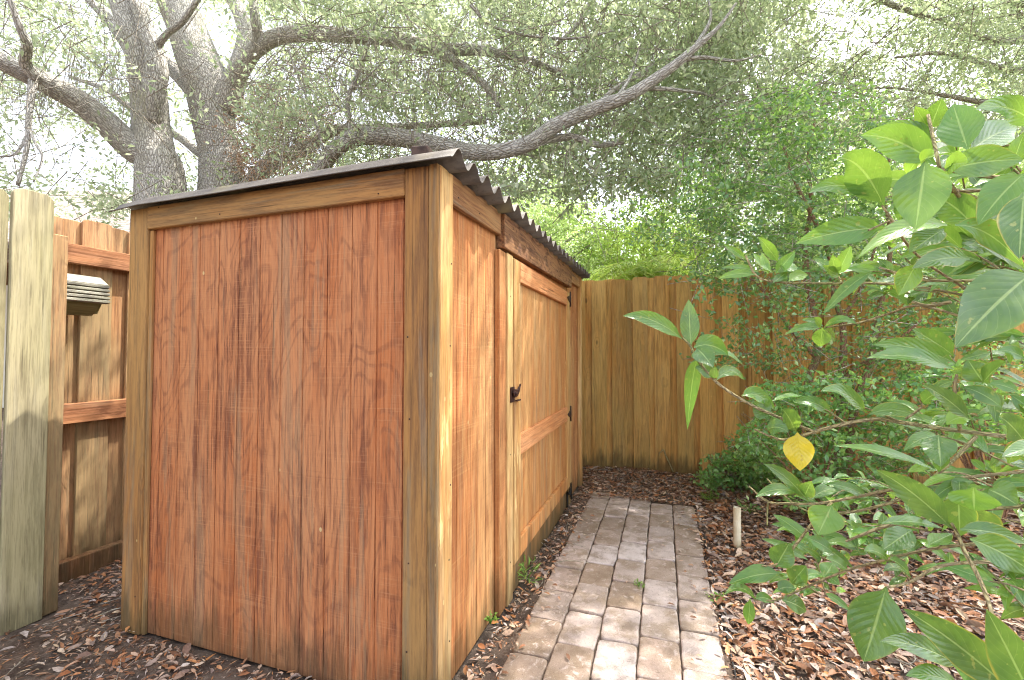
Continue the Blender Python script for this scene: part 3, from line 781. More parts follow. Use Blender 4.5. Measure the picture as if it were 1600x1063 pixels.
def weed(name,label,P,r,n,h,L,mat,cat='weed',group=None,wr=.45):
    root=thing(name,label,cat,P,group=group)
    a=rng.uniform(0,6.283,n); rr=np.sqrt(rng.random(n))*r
    pos=np.stack([rr*np.cos(a),rr*np.sin(a),rng.uniform(.0,h,n)],-1)
    d=np.stack([np.cos(a)+rng.normal(0,.5,n),np.sin(a)+rng.normal(0,.5,n),rng.uniform(-.1,1.0,n)],-1)
    nr=np.stack([rng.normal(0,.4,n),rng.normal(0,.4,n),np.ones(n)],-1); ll=L*rng.uniform(.6,1.3,n)
    leaf_mesh('foliage',pos,d,nr,ll,ll*wr,mat,root,tmpl=T_LEAF)
    t=Tubes()
    for k in range(0,n,max(1,n//10)): t.add([(0,0,-.01),tuple(pos[k]*.5+np.array((0,0,.01))),tuple(pos[k])],[.0016,.0013,.0008],4,2)
    t.build('stem',M['weed_leaf'],root); return root
weed('weed','grassy green weed growing between the shed sill and the path',gp(824,905),.05,70,.07,.05,M['weed_leaf'],wr=.12)
weed('weed','tiny round leaved weed at the foot of the shed post nearest the path start',gp(766,972),.03,26,.03,.018,M['weed_leaf'])
weed('weed','tiny green sprout in a paver joint in the middle of the path',gp(998,916,.0),.02,22,.02,.016,M['weed_leaf'])
weed('weed','low green weed at path edge beside orange dead leaf',gp(1124,938),.05,24,.02,.02,M['weed_leaf'])
weed('weed','dark green weed tucked behind the far corner of the shed',gp(914,722),.05,60,.16,.03,M['low_leaf'])
weed('weed','bright mossy clump on dead leaves beside the young shrub',gp(1108,781),.06,160,.045,.014,M['weed_leaf'])
weed('weed','small green seedling left of the plastic pipe top',gp(1172,800),.07,30,.06,.035,M['low_leaf'])

# ------------------------------------------------------------------ trees
def clusters(centers, nl, size, L, twig_mat=None, droop=.35, flat=.8, lj=.35):
    """leafy twigs: returns leaf arrays + twig tubes"""
    n=len(centers); tot=n*nl
    ax=rand_dirs(n); ax[:,2]=ax[:,2]*.5-droop*.5; ax/=np.linalg.norm(ax,axis=1,keepdims=True)
    f=rng.random((n,nl)); c=np.repeat(centers[:,None,:],nl,1)+ax[:,None,:]*((f-.5)*size)[:,:,None]
    c=c+rng.normal(0,size*.125,(n,nl,3)); c[...,2]-=droop*size*f**2*.5
    d=ax[:,None,:]*.7+rng.normal(0,.7,(n,nl,3)); d[...,2]-=.15
    nr=rng.normal(0,flat,(n,nl,3)); nr[...,2]+=.7
    ll=L*(1+rng.uniform(-lj,lj,(n,nl)))
    return c.reshape(-1,3),d.reshape(-1,3),nr.reshape(-1,3),ll.reshape(-1),ax
def twigs_for(T, centers, ax, size, r=.004, frac=1.0, parent_pts=None):
    for i in range(len(centers)):
        if random.random()>frac: continue
        c=Vector(centers[i]); a=Vector(ax[i])
        j=Vector(rng.normal(0,size*.15,3))
        T.add([c-a*size*.8+j*2,c-a*size*.2+j,c+a*size*.5],[r*1.3,r,r*.4],3,1,cap=False)

def behind_shed_ok(P):
    t,s=toS(P); z=P[:,2]
    return ~((t>-.3)&(t<LEN+.3)&(s>-.3)&(s<WID+.3)&(z<2.0))

def dens_map(x,y):
    d=np.ones_like(x)*.85
    def el(cx,cy,rx,ry,v,soft=.5):
        nonlocal d
        q=((x-cx)/rx)**2+((y-cy)/ry)**2; wgt=np.clip((1.3-q)/soft,0,1); d=d*(1-wgt)+v*wgt
    el(120,240,130,70,.10); el(130,290,90,25,.15); el(80,70,140,80,.75); el(40,175,60,40,.35)
    el(160,190,50,30,.8); el(175,285,45,30,.85)
    el(350,40,50,50,.15); el(420,60,30,30,.35); el(240,200,30,90,.2); el(300,220,30,60,.55)
    el(1300,50,110,60,.22); el(1240,95,60,40,.4); el(1165,215,35,45,.22); el(1120,250,30,20,.5)
    el(1400,85,60,35,.55); el(1530,150,70,22,.3); el(1500,30,100,50,.95)
    el(1330,130,60,40,.8); el(1050,80,130,90,1.3); el(1080,180,100,60,1.15); el(640,250,160,30,.5); el(470,150,110,80,.55)
    return d
# oaks
A_=Vector((-3.66,4.75,0)); 
TA=px(252,308,4.9); TB=px(346,290,5.3)
oakA=thing('oak_tree','grey barked live oak at left with trunk leaning over the side fence','tree',(TA.x,TA.y,0))
oakB=thing('oak_tree','big live oak behind the shed with long low limb stretching right over the roof','tree',(TB.x,TB.y,0))
oakR=thing('oak_tree','oak at upper right whose leafy branches hang over the white sky','tree',(8.2,6.5,0))
LIMBS=[]
def note(pts):
    for a,b in zip(pts[:-1],pts[1:]):
        for q in range(6):
            f=q/6; 
            if max(a[3],b[3])>3.4 and a[0]*(1-f)+b[0]*f<1010: LIMBS.append([a[i]*(1-f)+b[i]*f for i in range(4)])
def limb(tree, pts, sub=6, seg=14, rough=.06, name='branch', mat=None):
    """pts: (x,y,depth,radius px)"""
    note(pts)
    t=Tubes(); P=[px(a,b_,d) for a,b_,d,r in pts]; rr=[r*d/F for a,b_,d,r in pts]
    t.add(P,rr,seg,sub,rough); return t.build(name,mat or M['bark'],tree,off=tree.location)
def trunk(tree, pts, base_r):
    note(pts)
    t=Tubes(); P=[px(a,b_,d) for a,b_,d,r in pts]; rr=[r*d/F for a,b_,d,r in pts]
    b0=Vector((tree.location.x,tree.location.y,-.1)); 
    P=[b0,Vector((b0.x,b0.y,.35))*.9+P[0]*.1]+P; P[1].z=.35; rr=[base_r*1.5,base_r*1.08]+rr
    t.add(P,rr,26,7,.055); return t.build('trunk',M['bark'],tree,off=tree.location)
trunk(oakA,[(252,305,4.9,34),(241,240,4.9,30),(235,190,4.9,25),(230,130,4.85,23),(222,75,4.8,23),(205,30,4.8,22),(188,-20,4.8,21),(165,-90,4.9,17)],.27)
limb(oakA,[(236,245,4.85,22),(208,232,4.8,20),(180,206,4.7,19),(132,164,4.5,18),(86,137,4.3,17),(49,118,4.15,16),(0,95,4.0,14),(-60,60,3.8,12)])
limb(oakA,[(237,190,4.82,14),(240,150,4.74,15),(246,112,4.7,15),(240,80,4.7,13),(228,45,4.7,12),(214,0,4.7,11),(205,-40,4.8,9)])
limb(oakA,[(246,72,4.7,6),(262,52,4.6,5),(285,34,4.5,4.5),(312,-5,4.4,4)],seg=8)
limb(oakA,[(228,120,4.9,10),(185,50,5.2,9),(160,20,5.3,8),(120,-20,5.5,6)],seg=10)
limb(oakA,[(232,180,4.9,7),(200,165,5.3,5),(165,140,5.6,4),(110,120,6,3)],seg=8)
limb(oakA,[(58,122,4.1,9),(40,100,4.0,8),(42,70,3.9,7),(30,40,3.8,5),(10,-20,3.7,4)],seg=8)
limb(oakA,[(52,125,4.1,6),(46,175,4.0,4.5),(42,230,3.95,3.5),(28,290,3.9,2.5)],seg=7)
limb(oakA,[(45,200,3.98,2.5),(56,225,3.9,2),(66,248,3.85,1.6),(52,285,3.8,1.2)],seg=5)
limb(oakA,[(44,210,3.98,2.5),(25,240,3.9,2),(0,245,3.9,1.5)],seg=5)
trunk(oakB,[(346,292,5.3,31),(343,240,5.3,28),(334,185,5.3,29),(326,140,5.3,32),(308,90,5.3,31),(290,40,5.3,28),(274,0,5.3,27),(250,-70,5.4,22)],.28)
limb(oakB,[(322,170,5.35,16),(300,140,5.5,13),(278,116,5.6,12),(252,92,5.7,10),(225,60,5.9,8)])
limb(oakB,[(352,170,5.3,20),(366,128,5.2,15),(384,98,5.1,13),(402,76,5.0,12),(436,57,4.9,11.5),(489,53,4.8,11),(545,57,4.7,10.5),(600,60,4.6,11),(640,67,4.5,11),(680,77,4.4,10),(741,78,4.3,8),(786,85,4.2,6),(830,96,4.1,5),(880,115,4.0,4)])
limb(oakB,[(690,80,4.38,8),(712,98,4.3,8),(741,118,4.2,7),(763,140,4.1,5),(780,168,4.0,3.5)],seg=9)
limb(oakB,[(360,145,5.25,18),(372,110,5.4,14),(384,60,5.5,12),(374,20,5.5,11),(350,-25,5.6,10)])
limb(oakB,[(398,84,5.0,8),(402,55,4.9,7.5),(398,25,4.8,7),(394,-10,4.8,6)],seg=10)
limb(oakB,[(334,250,5.3,9),(308,237,5.6,7),(285,218,5.8,6),(262,203,6,5)],seg=8)
# the long low limb
limb(oakB,[(350,420,5.3,26),(385,335,5.2,19),(430,300,4.9,14),(480,282,4.5,12),(503,262,4.2,11.5),(523,234,4.05,12),(560,214,3.95,13),(613,214,3.9,13.5),(669,223,3.8,13),(741,238,3.7,12.5),(790,235,3.6,12),(831,222,3.55,12),(869,196,3.5,11.5),(933,169,3.4,10.5),(982,150,3.3,9.5),(1045,109,3.25,8),(1090,72,3.2,5.5),(1125,40,3.2,3),(1150,5,3.2,1.5)],sub=6,rough=.05)
limb(oakB,[(362,330,5.25,15),(400,278,5.3,13),(430,250,5.4,12),(470,235,5.5,10),(520,205,5.6,8),(590,200,5.7,6),(680,195,5.8,5),(760,190,5.9,4)])
limb(oakB,[(822,226,3.56,8),(850,220,3.6,6.5),(895,214,3.6,5.5),(933,226,3.6,5),(975,222,3.6,3.5)],seg=9)
limb(oakB,[(549,214,3.96,4),(544,158,3.9,3.6),(560,113,3.85,3.2),(587,38,3.8,2.6),(602,-10,3.8,2)],seg=7)
limb(oakB,[(552,140,3.9,2),(580,115,3.85,1.4),(606,90,3.8,1)],seg=5)
limb(oakB,[(505,235,4.0,2.5),(490,180,4.0,2.3),(470,130,4.0,2),(450,75,4.0,1.6)],seg=5)
for q in ([(1060,95,3.24,4),(1100,90,3.3,3),(1150,95,3.4,2),(1190,85,3.5,1)],[(1085,75,3.2,3.5),(1110,30,3.3,2.5),(1105,-10,3.4,1.5)],[(1000,138,3.3,4),(1050,140,3.4,3),(1110,150,3.6,2),(1150,175,3.7,1)],[(960,158,3.33,3.5),(985,120,3.5,2.5),(1000,70,3.7,1.5)]): limb(oakB,q,seg=7)
limb(oakB,[(930,172,3.4,5),(960,140,3.6,4),(1010,110,3.8,4),(1070,70,4,3),(1120,60,4.2,2.5)],seg=7)
limb(oakB,[(870,70,4.2,3),(905,35,4.3,3.5),(930,-10,4.4,4)],seg=7)
limb(oakB,[(735,8,3.6,2.5),(765,38,3.6,2.3),(820,55,3.6,2.2),(900,60,3.6,2),(960,48,3.6,1.6)],seg=5)
limb(oakB,[(1150,100,5,2.5),(1180,130,5,3),(1215,200,5,3),(1210,260,5,2),(1195,300,5,1.5)],seg=6)
trR=Tubes(); trR.add([(8.2,6.5,-.1),(8.1,6.4,1.5),(7.7,6.1,3.2),(6.9,5.6,4.6),(5.6,5.0,5.3)],[.34,.26,.22,.16,.1],20,6,.05); trR.build('trunk',M['bark'],oakR,off=oakR.location)
limb(oakR,[(1700,70,5.6,10),(1600,110,5.4,5),(1480,84,5.2,3),(1400,90,5,2)],seg=7)
limb(oakR,[(1760,-60,5.5,14),(1600,60,5.2,6),(1480,36,5,4),(1380,2,4.8,4),(1340,-20,4.8,3)],seg=7)
limb(oakR,[(1640,180,5.6,6),(1420,140,5.2,2),(1330,140,5,1.5)],seg=5)

def clear_limbs(P, prob=.85, pad=16):
    X,Y,D=proj(P); Q=np.array(LIMBS); kill=np.zeros(len(P),bool)
    for i in range(0,len(P),500):
        sl_=slice(i,i+500); dist=np.hypot(X[sl_,None]-Q[None,:,0],Y[sl_,None]-Q[None,:,1])
        kill[sl_]=((dist<Q[None,:,3]+pad)&(D[sl_,None]<Q[None,:,2]+.25)).any(1)
    return P[~(kill&(rng.random(len(P))<prob))]
def crown(tree, sel_centers, name='crown', nl=26, size=.42, L=.060, mat='oak_leaf', droop=.5, twigr=.0035, tf=.9, width=.36):
    c,d,nr,ll,ax=clusters(sel_centers,nl,size,L,droop=droop)
    leaf_mesh(name,c,d,nr,ll,ll*width,M[mat],tree,off=tree.location)
    T=Tubes(); twigs_for(T,sel_centers,ax,size,twigr,tf)
    if T.V: T.build('twigs',M['bark_small'],tree,off=tree.location)
def sample(n, x0,x1,y0,y1,d0,d1, dm=None, zmin=2.05):
    x=rng.uniform(x0,x1,n); y=rng.uniform(y0,y1,n); d=np.exp(rng.uniform(math.log(d0),math.log(d1),n))
    if dm is not None:
        k=rng.random(n)<dm(x,y)/1.3; x,y,d=x[k],y[k],d[k]
    u=(x-800)/F; v=(531.5-y)/F
    P=np.stack([d*u,d*(CP-v*SP),CAMH+d*(SP+v*CP)],-1)
    P=P[P[:,2]>zmin]; return P[behind_shed_ok(P)]
def dA(x,y): return dens_map(x,y)
P=clear_limbs(sample(1300,-120,330,-80,330,3.8,8.5,dens_map)); crown(oakA,P,nl=34,width=.4)
P=clear_limbs(sample(4700,330,1260,-100,300,3.4,8.5,dens_map,zmin=2.3)); crown(oakB,P,nl=34,width=.4)
P=sample(2100,1200,1700,-100,210,4.2,8,dens_map,zmin=2.6); crown(oakR,P,nl=32,width=.4)
P=sample(90,1000,1260,-40,190,3.4,5.5,zmin=2.3); crown(oakB,P,nl=30,width=.4)
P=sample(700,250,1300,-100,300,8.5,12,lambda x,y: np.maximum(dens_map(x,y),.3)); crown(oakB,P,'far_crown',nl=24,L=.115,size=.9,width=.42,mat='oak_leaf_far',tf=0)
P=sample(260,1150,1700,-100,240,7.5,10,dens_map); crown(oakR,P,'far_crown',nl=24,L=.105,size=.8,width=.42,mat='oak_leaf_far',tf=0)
# bare grey twigs tangled in the crown
def tangle(tree,n,x0,x1,y0,y1,d0,d1,r=.0028,L=.8,name='bare_twigs',mat='bark_small'):
    P=sample(n,x0,x1,y0,y1,d0,d1,zmin=2.1); T=Tubes()
    for p in P:
        p=Vector(p); d=Vector(rng.normal(0,1,3)); d.z-=.7; d.normalize(); l=L*random.uniform(.4,1.2)
        k=Vector(rng.normal(0,.12,3))*l
        T.add([p,p+d*l*.35+k,p+d*l*.7+k*1.6+Vector((0,0,-.05*l)),p+d*l+k*.6],[r*1.4,r,r*.8,r*.3],4,2,cap=False)
    T.build(name,M[mat],tree,off=tree.location)
tangle(oakB,1000,430,1000,20,260,3.4,6.0)
tangle(oakB,160,380,560,60,280,4,6)
tangle(oakA,160,-40,260,-20,280,3.6,6)
tangle(oakR,110,1150,1500,-20,200,4,6)
# wispy hanging moss
def moss(tree,n,x0,x1,y0,y1,d0,d1):
    P=sample(n,x0,x1,y0,y1,d0,d1,zmin=2.1); T=Tubes()
    for p in P:
        p=Vector(p)
        for q in range(7):
            l=random.uniform(.15,.5); o=Vector((random.uniform(-.05,.05),random.uniform(-.05,.05),0))
            T.add([p+o,p+o+Vector((random.uniform(-.05,.05),random.uniform(-.04,.04),-l*.5)),p+o+Vector((random.uniform(-.06,.06),random.uniform(-.05,.05),-l))],[.003,.0025,.001],3,2,cap=False)
    T.build('moss',M['moss'],tree,off=tree.location)
moss(oakB,150,520,1150,0,150,3.6,6); moss(oakA,40,0,230,80,160,4,6)
# dry brownish foliage right of the big trunk
P=sample(150,360,520,150,290,4.6,6.2,zmin=2.2); crown(oakB,P,'dry_leaves',24,.4,.05,'dry_leaf')
# unseen overhead leaves added to the crowns, with gaps, to dapple the yard
def overhead(tree,n,x0,x1,y0,y1,z0,z1):
    P=np.stack([rng.uniform(x0,x1,n),rng.uniform(y0,y1,n),rng.uniform(z0,z1,n)],-1)
    X,Y,D=proj(P); out=(D<.3)|(Y<-120)|(X<-150)|(X>1750)
    hole=np.sin(P[:,0]*2.1+.6)*np.sin(P[:,1]*2.4+1.1)
    P=P[out&(hole<.82)]; crown(tree,P,'shade_crown',26,.5,.08,'oak_leaf',tf=0,width=.45)
overhead(oakB,380,-4.5,3.5,.0,5.5,4.2,6.2)
overhead(oakR,300,2.0,5.0,1.5,4.8,4.4,6.2)
overhead(oakR,760,.8,7.0,-1.0,6.0,4.2,6.5)

# trees beyond the back fence
def round_tree(name,label,cxy,zc,rad,nc,mat,L=.07,nl=26,size=.45,trunk_r=.09,group=None,cat='tree',barkm='bark',droop=.3,keep=None,width=.38):
    root=thing(name,label,cat,(cxy[0],cxy[1],0),group=group)
    v=rand_dirs(nc)*(rng.random(nc)**.45)[:,None]*np.array(rad)
    # lumpy outline
    lump=1+.22*np.sin(v[:,0]*3.1+cxy[0])*np.sin(v[:,2]*3.7+1)+.12*np.sin(v[:,1]*5)
    P=v*lump[:,None]+np.array((cxy[0],cxy[1],zc))
    P=P[P[:,2]>.3]
    if keep is not None: P=P[keep(P)]
    crown(root,P,nl=nl,size=size,L=L,mat=mat,droop=droop,twigr=.004,tf=.5,width=width)
    T=Tubes(); c=Vector((cxy[0],cxy[1],0))
    T.add([c+Vector((0,0,-.1)),c+Vector((.05,0,zc*.4)),c+Vector((-.05,.05,zc)),c+Vector((.05,0,zc+rad[2]*.5))],[trunk_r*1.3,trunk_r,trunk_r*.7,trunk_r*.3],12,5,.06)
    T.build('trunk',M[barkm],root,off=root.location)
    T=Tubes()
    for k in range(9):
        a=k*2.4; z=zc*(.5+.08*k); e=Vector((math.cos(a)*rad[0]*.7,math.sin(a)*rad[1]*.7,zc+rad[2]*(.1*k-.3)))
        T.add([c+Vector((0,0,z*.8)),c+Vector((e.x*.4,e.y*.4,(z*.8+e.z)/2+.1)),c+e],[trunk_r*.45,trunk_r*.3,trunk_r*.1],7,3)
    T.build('limbs',M[barkm],root,off=root.location)
    return root
gB='trees beyond the back fence'
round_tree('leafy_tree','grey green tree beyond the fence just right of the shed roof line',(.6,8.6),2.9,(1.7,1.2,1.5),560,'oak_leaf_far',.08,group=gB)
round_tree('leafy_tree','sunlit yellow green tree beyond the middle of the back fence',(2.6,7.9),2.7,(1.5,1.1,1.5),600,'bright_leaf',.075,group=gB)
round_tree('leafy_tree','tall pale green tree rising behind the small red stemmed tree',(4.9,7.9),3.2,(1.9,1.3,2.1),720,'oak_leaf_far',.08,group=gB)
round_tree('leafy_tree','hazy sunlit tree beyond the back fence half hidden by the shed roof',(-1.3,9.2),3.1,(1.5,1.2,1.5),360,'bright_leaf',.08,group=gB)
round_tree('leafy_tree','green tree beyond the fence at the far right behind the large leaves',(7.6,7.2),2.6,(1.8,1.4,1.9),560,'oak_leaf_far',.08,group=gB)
# distant wood closes the horizon
def wood_mass():
    n=5200; a=rng.uniform(-62,62,n)*math.pi/180; d=rng.uniform(11,16,n)
    top=4.6+1.3*np.sin(a*9+1)+.8*np.sin(a*23)
    P=np.stack([np.sin(a)*d,np.cos(a)*d,rng.random(n)**.8*top+.2],-1); P=P[(P[:,0]>-3.5)]
    c,dd,nr,ll,ax=clusters(P,20,1.1,.15)
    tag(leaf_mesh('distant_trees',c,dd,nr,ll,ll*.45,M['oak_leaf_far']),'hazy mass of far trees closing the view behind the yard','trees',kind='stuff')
wood_mass()
# palm
def palm():
    c=px(1012,400,5.5); root=thing('palm_tree','yellow green palm with drooping fronds just behind the back fence','palm',(c.x,c.y,0))
    T=Tubes(); T.add([(c.x,c.y,-.1),(c.x+.05,c.y,1.0),(c.x,c.y,1.95)],[.09,.07,.05],12,4,.08); T.build('trunk',M['bark'],root,off=root.location)
    top=Vector((c.x,c.y,2.0))
    for k in range(26):
        a=k*2.399+.3; L=random.uniform(.7,1.05); el_=random.uniform(.5,1.2)
        dirh=Vector((math.cos(a),math.sin(a),0)); P=[]
        for q in range(9):
            f=q/8; P.append(top+dirh*L*f*math.cos(el_*(1-f*.4))+Vector((0,0,L*(math.sin(el_)*f-.85*f*f))))
        T=Tubes(); T.add(P,[.012*(1-.8*q/8) for q in range(9)],5,1)
        fr=T.build('frond',M['palm_leaf'],root,off=root.location)
        pos=[];dd=[];nn=[]
        side=Vector((-dirh.y,dirh.x,0))
        for q in range(1,9):
            for h in range(4):
                f=(q-1+h/4)/8; i0=min(int(f*8),7); p=P[i0].lerp(P[i0+1],f*8-i0)
                for sg in (-1,1):
                    pos.append(p); d_=side*sg+dirh*.7+Vector((0,0,random.uniform(-.9,-.2))); dd.append(d_); nn.append((0,0,1))
        n=len(pos); ll=np.full(n,.30)*rng.uniform(.7,1.1,n)
        lo=leaf_mesh('leaflets',np.array([tuple(p) for p in pos]),np.array([tuple(v) for v in dd]),np.array(nn,dtype=float)+rng.normal(0,.2,(n,3)),ll,np.full(n,.018),M['palm_leaf'],fr,off=root.location)
palm()

# small multi stemmed tree in front of the back fence
def small_tree():
    base=gp(1290,700); base.z=0; D=3.3
    b0=Vector((px(1290,700,3.25).x,3.25,0))
    root=thing('small_tree','small multi stemmed tree with reddish trunks and tiny glossy leaves before the back fence','tree',b0)
    stems=[[(1262,640,3.3,6),(1264,590,3.3,7),(1276,560,3.3,7),(1276,525,3.3,6),(1268,475,3.3,6),(1261,440,3.3,6),(1258,380,3.3,5),(1268,320,3.3,4),(1262,250,3.3,3),(1275,180,3.3,2)],
           [(1313,640,3.2,7),(1315,592,3.2,7),(1318,540,3.2,6),(1315,500,3.2,5.5),(1303,460,3.2,5),(1296,400,3.2,4.5),(1275,350,3.2,4),(1240,280,3.2,3),(1225,230,3.2,2)],
           [(1335,640,3.1,7),(1347,603,3.1,6.5),(1361,565,3.1,6),(1367,530,3.1,5.5),(1374,490,3.1,5),(1384,440,3.1,4.5),(1392,370,3.1,4),(1380,290,3.1,3),(1400,220,3.1,2)],
           [(1300,620,3.2,4),(1330,580,3.1,4),(1365,560,3.0,4),(1400,535,2.9,3),(1440,500,2.8,2)],
           [(1276,560,3.3,4),(1240,520,3.3,3.5),(1210,480,3.3,3),(1180,440,3.3,2),(1150,430,3.3,1.4)],
           [(1312,500,3.2,3.5),(1335,470,3.2,3),(1350,440,3.2,3),(1370,380,3.2,2)]]
    for k,st in enumerate(stems):
        T=Tubes(); P=[px(a,b_,d) for a,b_,d,r in st]; rr=[r*.8*d/F for a,b_,d,r in st]
        if k<3: P=[b0+Vector(((k-1)*.06,0,-.05))]+P; rr=[rr[0]*1.2]+rr
        T.add(P,rr,9,4,.04); T.build('trunk' if k<3 else 'branch',M['bark_red'],root,off=b0)
    def dm(x,y):
        d=np.zeros_like(x)
        for cx,cy,rx,ry,v in ((1270,230,150,100,.8),(1180,250,120,60,.5),(1060,330,90,60,.35),(1230,320,150,80,1.0),(1350,350,120,110,.9),(1180,300,70,50,.6),(1130,425,60,24,.7),(1200,440,110,25,.95),(1170,500,60,22,.5),(1190,555,90,24,.8),(1240,490,100,30,.4),(1300,550,80,26,.5),(1420,470,140,50,.6),(1430,510,130,50,.55),(1490,440,100,70,.9),(1330,480,90,30,.35),(1380,570,90,30,.6),(1520,560,100,60,.8),(1560,620,60,60,.6),(1440,400,110,60,.6),(1230,390,90,30,.5)):
            q=((x-cx)/rx)**2+((y-cy)/ry)**2; d=np.maximum(d,np.clip((1.25-q)*2,0,1)*v)
        lump=np.sin(x*.045+2*np.sin(y*.03))*np.sin(y*.055+1.5*np.sin(x*.021))
        return d*np.clip(.75+.65*lump,.1,1.3)
    P=sample(5300,960,1640,120,690,2.7,4.0,dm,zmin=.2)
    t,s=toS(P); P=P[(t<TF-.15)]
    crown(root,P,nl=24,size=.24,L=.034,mat='privet_leaf',droop=.2,twigr=.002,tf=.8,width=.55)
small_tree()
def shrub(name,label,ells,n,D0,D1,L,mat,size=.16,nl=18,base=None,zmin=.01,width=.6,cat='shrub',stem='bark_red'):
    def dm(x,y):
        d=np.zeros_like(x)
        for cx,cy,rx,ry,v in ells:
            q=((x-cx)/rx)**2+((y-cy)/ry)**2; d=np.maximum(d,np.clip((1.2-q)*2.5,0,1)*v)
        return d
    x0=min(e[0]-e[2]*1.2 for e in ells);x1=max(e[0]+e[2]*1.2 for e in ells);y0=min(e[1]-e[3]*1.2 for e in ells);y1=max(e[1]+e[3]*1.2 for e in ells)
    P=sample(n,x0,x1,y0,y1,D0,D1,dm,zmin=zmin); t,s=toS(P); P=P[t<TF-.08]
    b0=Vector(base); root=thing(name,label,cat,b0)
    crown(root,P,'foliage',nl=nl,size=size,L=L,mat=mat,droop=.15,twigr=.0016,tf=.8,width=width)
    T=Tubes()
    for i in range(0,len(P),max(1,len(P)//22)):
        e=Vector(P[i]); T.add([b0,b0.lerp(e,.5)+Vector((0,0,.08)),e],[.007,.005,.002],5,3)
    T.build('stems',M[stem],root,off=b0)
    return root
shrub('low_shrub','dense low shrub with rounded green leaves under the small red stemmed tree',[(1300,640,110,55,1),(1260,700,100,60,1),(1360,690,110,70,.9),(1230,620,60,25,.8),(1440,640,90,50,.5),(1300,760,80,40,.8)],900,2.5,3.3,.036,'low_leaf',base=(1.95,2.95,0))
shrub('low_shrub','small leafy shrub at the far right foot of the back fence',[(1530,640,90,50,.7),(1590,680,60,70,.6),(1480,600,80,30,.6)],420,2.3,3.0,.036,'low_leaf',base=(2.9,2.75,0))
shrub('young_shrub','young light green shrub sprouting from dead leaves against the back fence',[(1140,735,45,25,1),(1165,705,35,22,.8),(1120,745,28,16,.9),(1190,740,30,30,.9)],420,3.4,3.9,.042,'low_leaf',size=.14,nl=12,base=gp(1160,760))

# ------------------------------------------------------------------ house beyond the side fence
def house():
    e0=px(-60,352,7.0); root=thing('house','neighbouring house with pale shingle roof seen above the side fence','house',(e0.x-1,e0.y+3,0))
    o=root.location
    # eave line from left to right, ridge further back
    a=px(-500,352,7.2); b=px(330,372,8.5); c=px(240,268,12.5); d=px(-560,250,11.5)
    for v in (a,b): v.z=3.05
    for v in (c,d): v.z=5.5
    back=[v+Vector((0,4.2,-1.9)) for v in (c,d)]
    me=make_mesh('roof',[Vector(v)-o for v in (a,b,c,d,back[1],back[0])],[(0,1,2,3),(3,2,5,4)])
    ro=link('roof',me,M['shingle'],root)
    sm=ro.modifiers.new('s','SOLIDIFY'); sm.thickness=.12
    wl=Boards(); wl.box(a.x+.5,b.x-.4,9.2,13.5,0,3.0); wl.build('wall',M['housewall'],root,off=o,bevel=0)
house()

# ------------------------------------------------------------------ foreground shrub with large leaves
ROOT=Vector((1.75,1.05,0))
fs=thing('large_leaf_shrub','shrub with long glossy green leaves reaching in from the right foreground','shrub',ROOT)
LV={'V':[],'F':[],'uv':[],'r':[]}
def bigleaf(B,Tp,width,arch=.15,face=.6,r=None,store=LV,fold=.28,archdir=None,wob=.11,tw=0.0):
    """grid leaf from base B to tip Tp"""
    B=Vector(B);Tp=Vector(Tp);L=(Tp-B).length
    if L<1e-4: return
    nL,nW=14,4
    up=archdir or Vector((0,0,1)); mid=(B+Tp)/2+up*arch*L
    toc=(Vector((0,0,CAMH))-mid).normalized()
    n=(toc*face+Vector((0,0,1))*(1-face)).normalized()
    r=random.random()*.9 if r is None else r
    n0=len(store['V']); ph=random.random()*6
    for i in range(nL+1):
        f=i/nL; p=B*(1-f)**2+mid*2*f*(1-f)+Tp*f*f
        tg=((mid-B)*2*(1-f)+(Tp-mid)*2*f).normalized()
        sd=tg.cross(n); 
        if sd.length<1e-3: sd=tg.orthogonal()
        sd.normalize(); nn=sd.cross(tg).normalized()
        if tw: 
            q=Matrix.Rotation(tw*(f-.3),3,tg); sd=q@sd; nn=q@nn
        if nn.dot(n)<0: nn=-nn
        # outline: petiole, belly, pointed tip
        fo=max(0,(f-.06)/.94)
        wv=width*.5*(math.sin(math.pi*fo**.82)**.85 if fo>0 and fo<1 else 0)*(1-.18*fo)+.0012*(1-f)
        for j in range(-nW//2,nW//2+1):
            u=j/(nW/2); w_=wv*u
            z=abs(w_)*fold*(1 if r<2 else 0)+math.sin(f*11+ph+u*1.5)*wob*abs(u)*wv
            store['V'].append(tuple(p+sd*w_+nn*z)); store['uv'].append((u*.5+.5,f)); store['r'].append(r)
    k=nW+1
    for i in range(nL):
        for j in range(nW):
            a=n0+i*k+j; store['F'].append((a,a+1,a+k+1,a+k))
def build_leaves(store,name,parent,off,mat=None):
    V=np.array(store['V'])-np.array(off)
    me=make_mesh(name,V,store['F'],pattr={'rnd':store['r']},smooth=True)
    uvl=me.uv_layers.new(name='UVMap'); li=np.zeros(len(me.loops),dtype=np.int32); me.loops.foreach_get('vertex_index',li)
    uvl.data.foreach_set('uv',np.array(store['uv'],dtype=np.float32)[li].ravel())
    return link(name,me,mat or M['bigleaf'],parent)
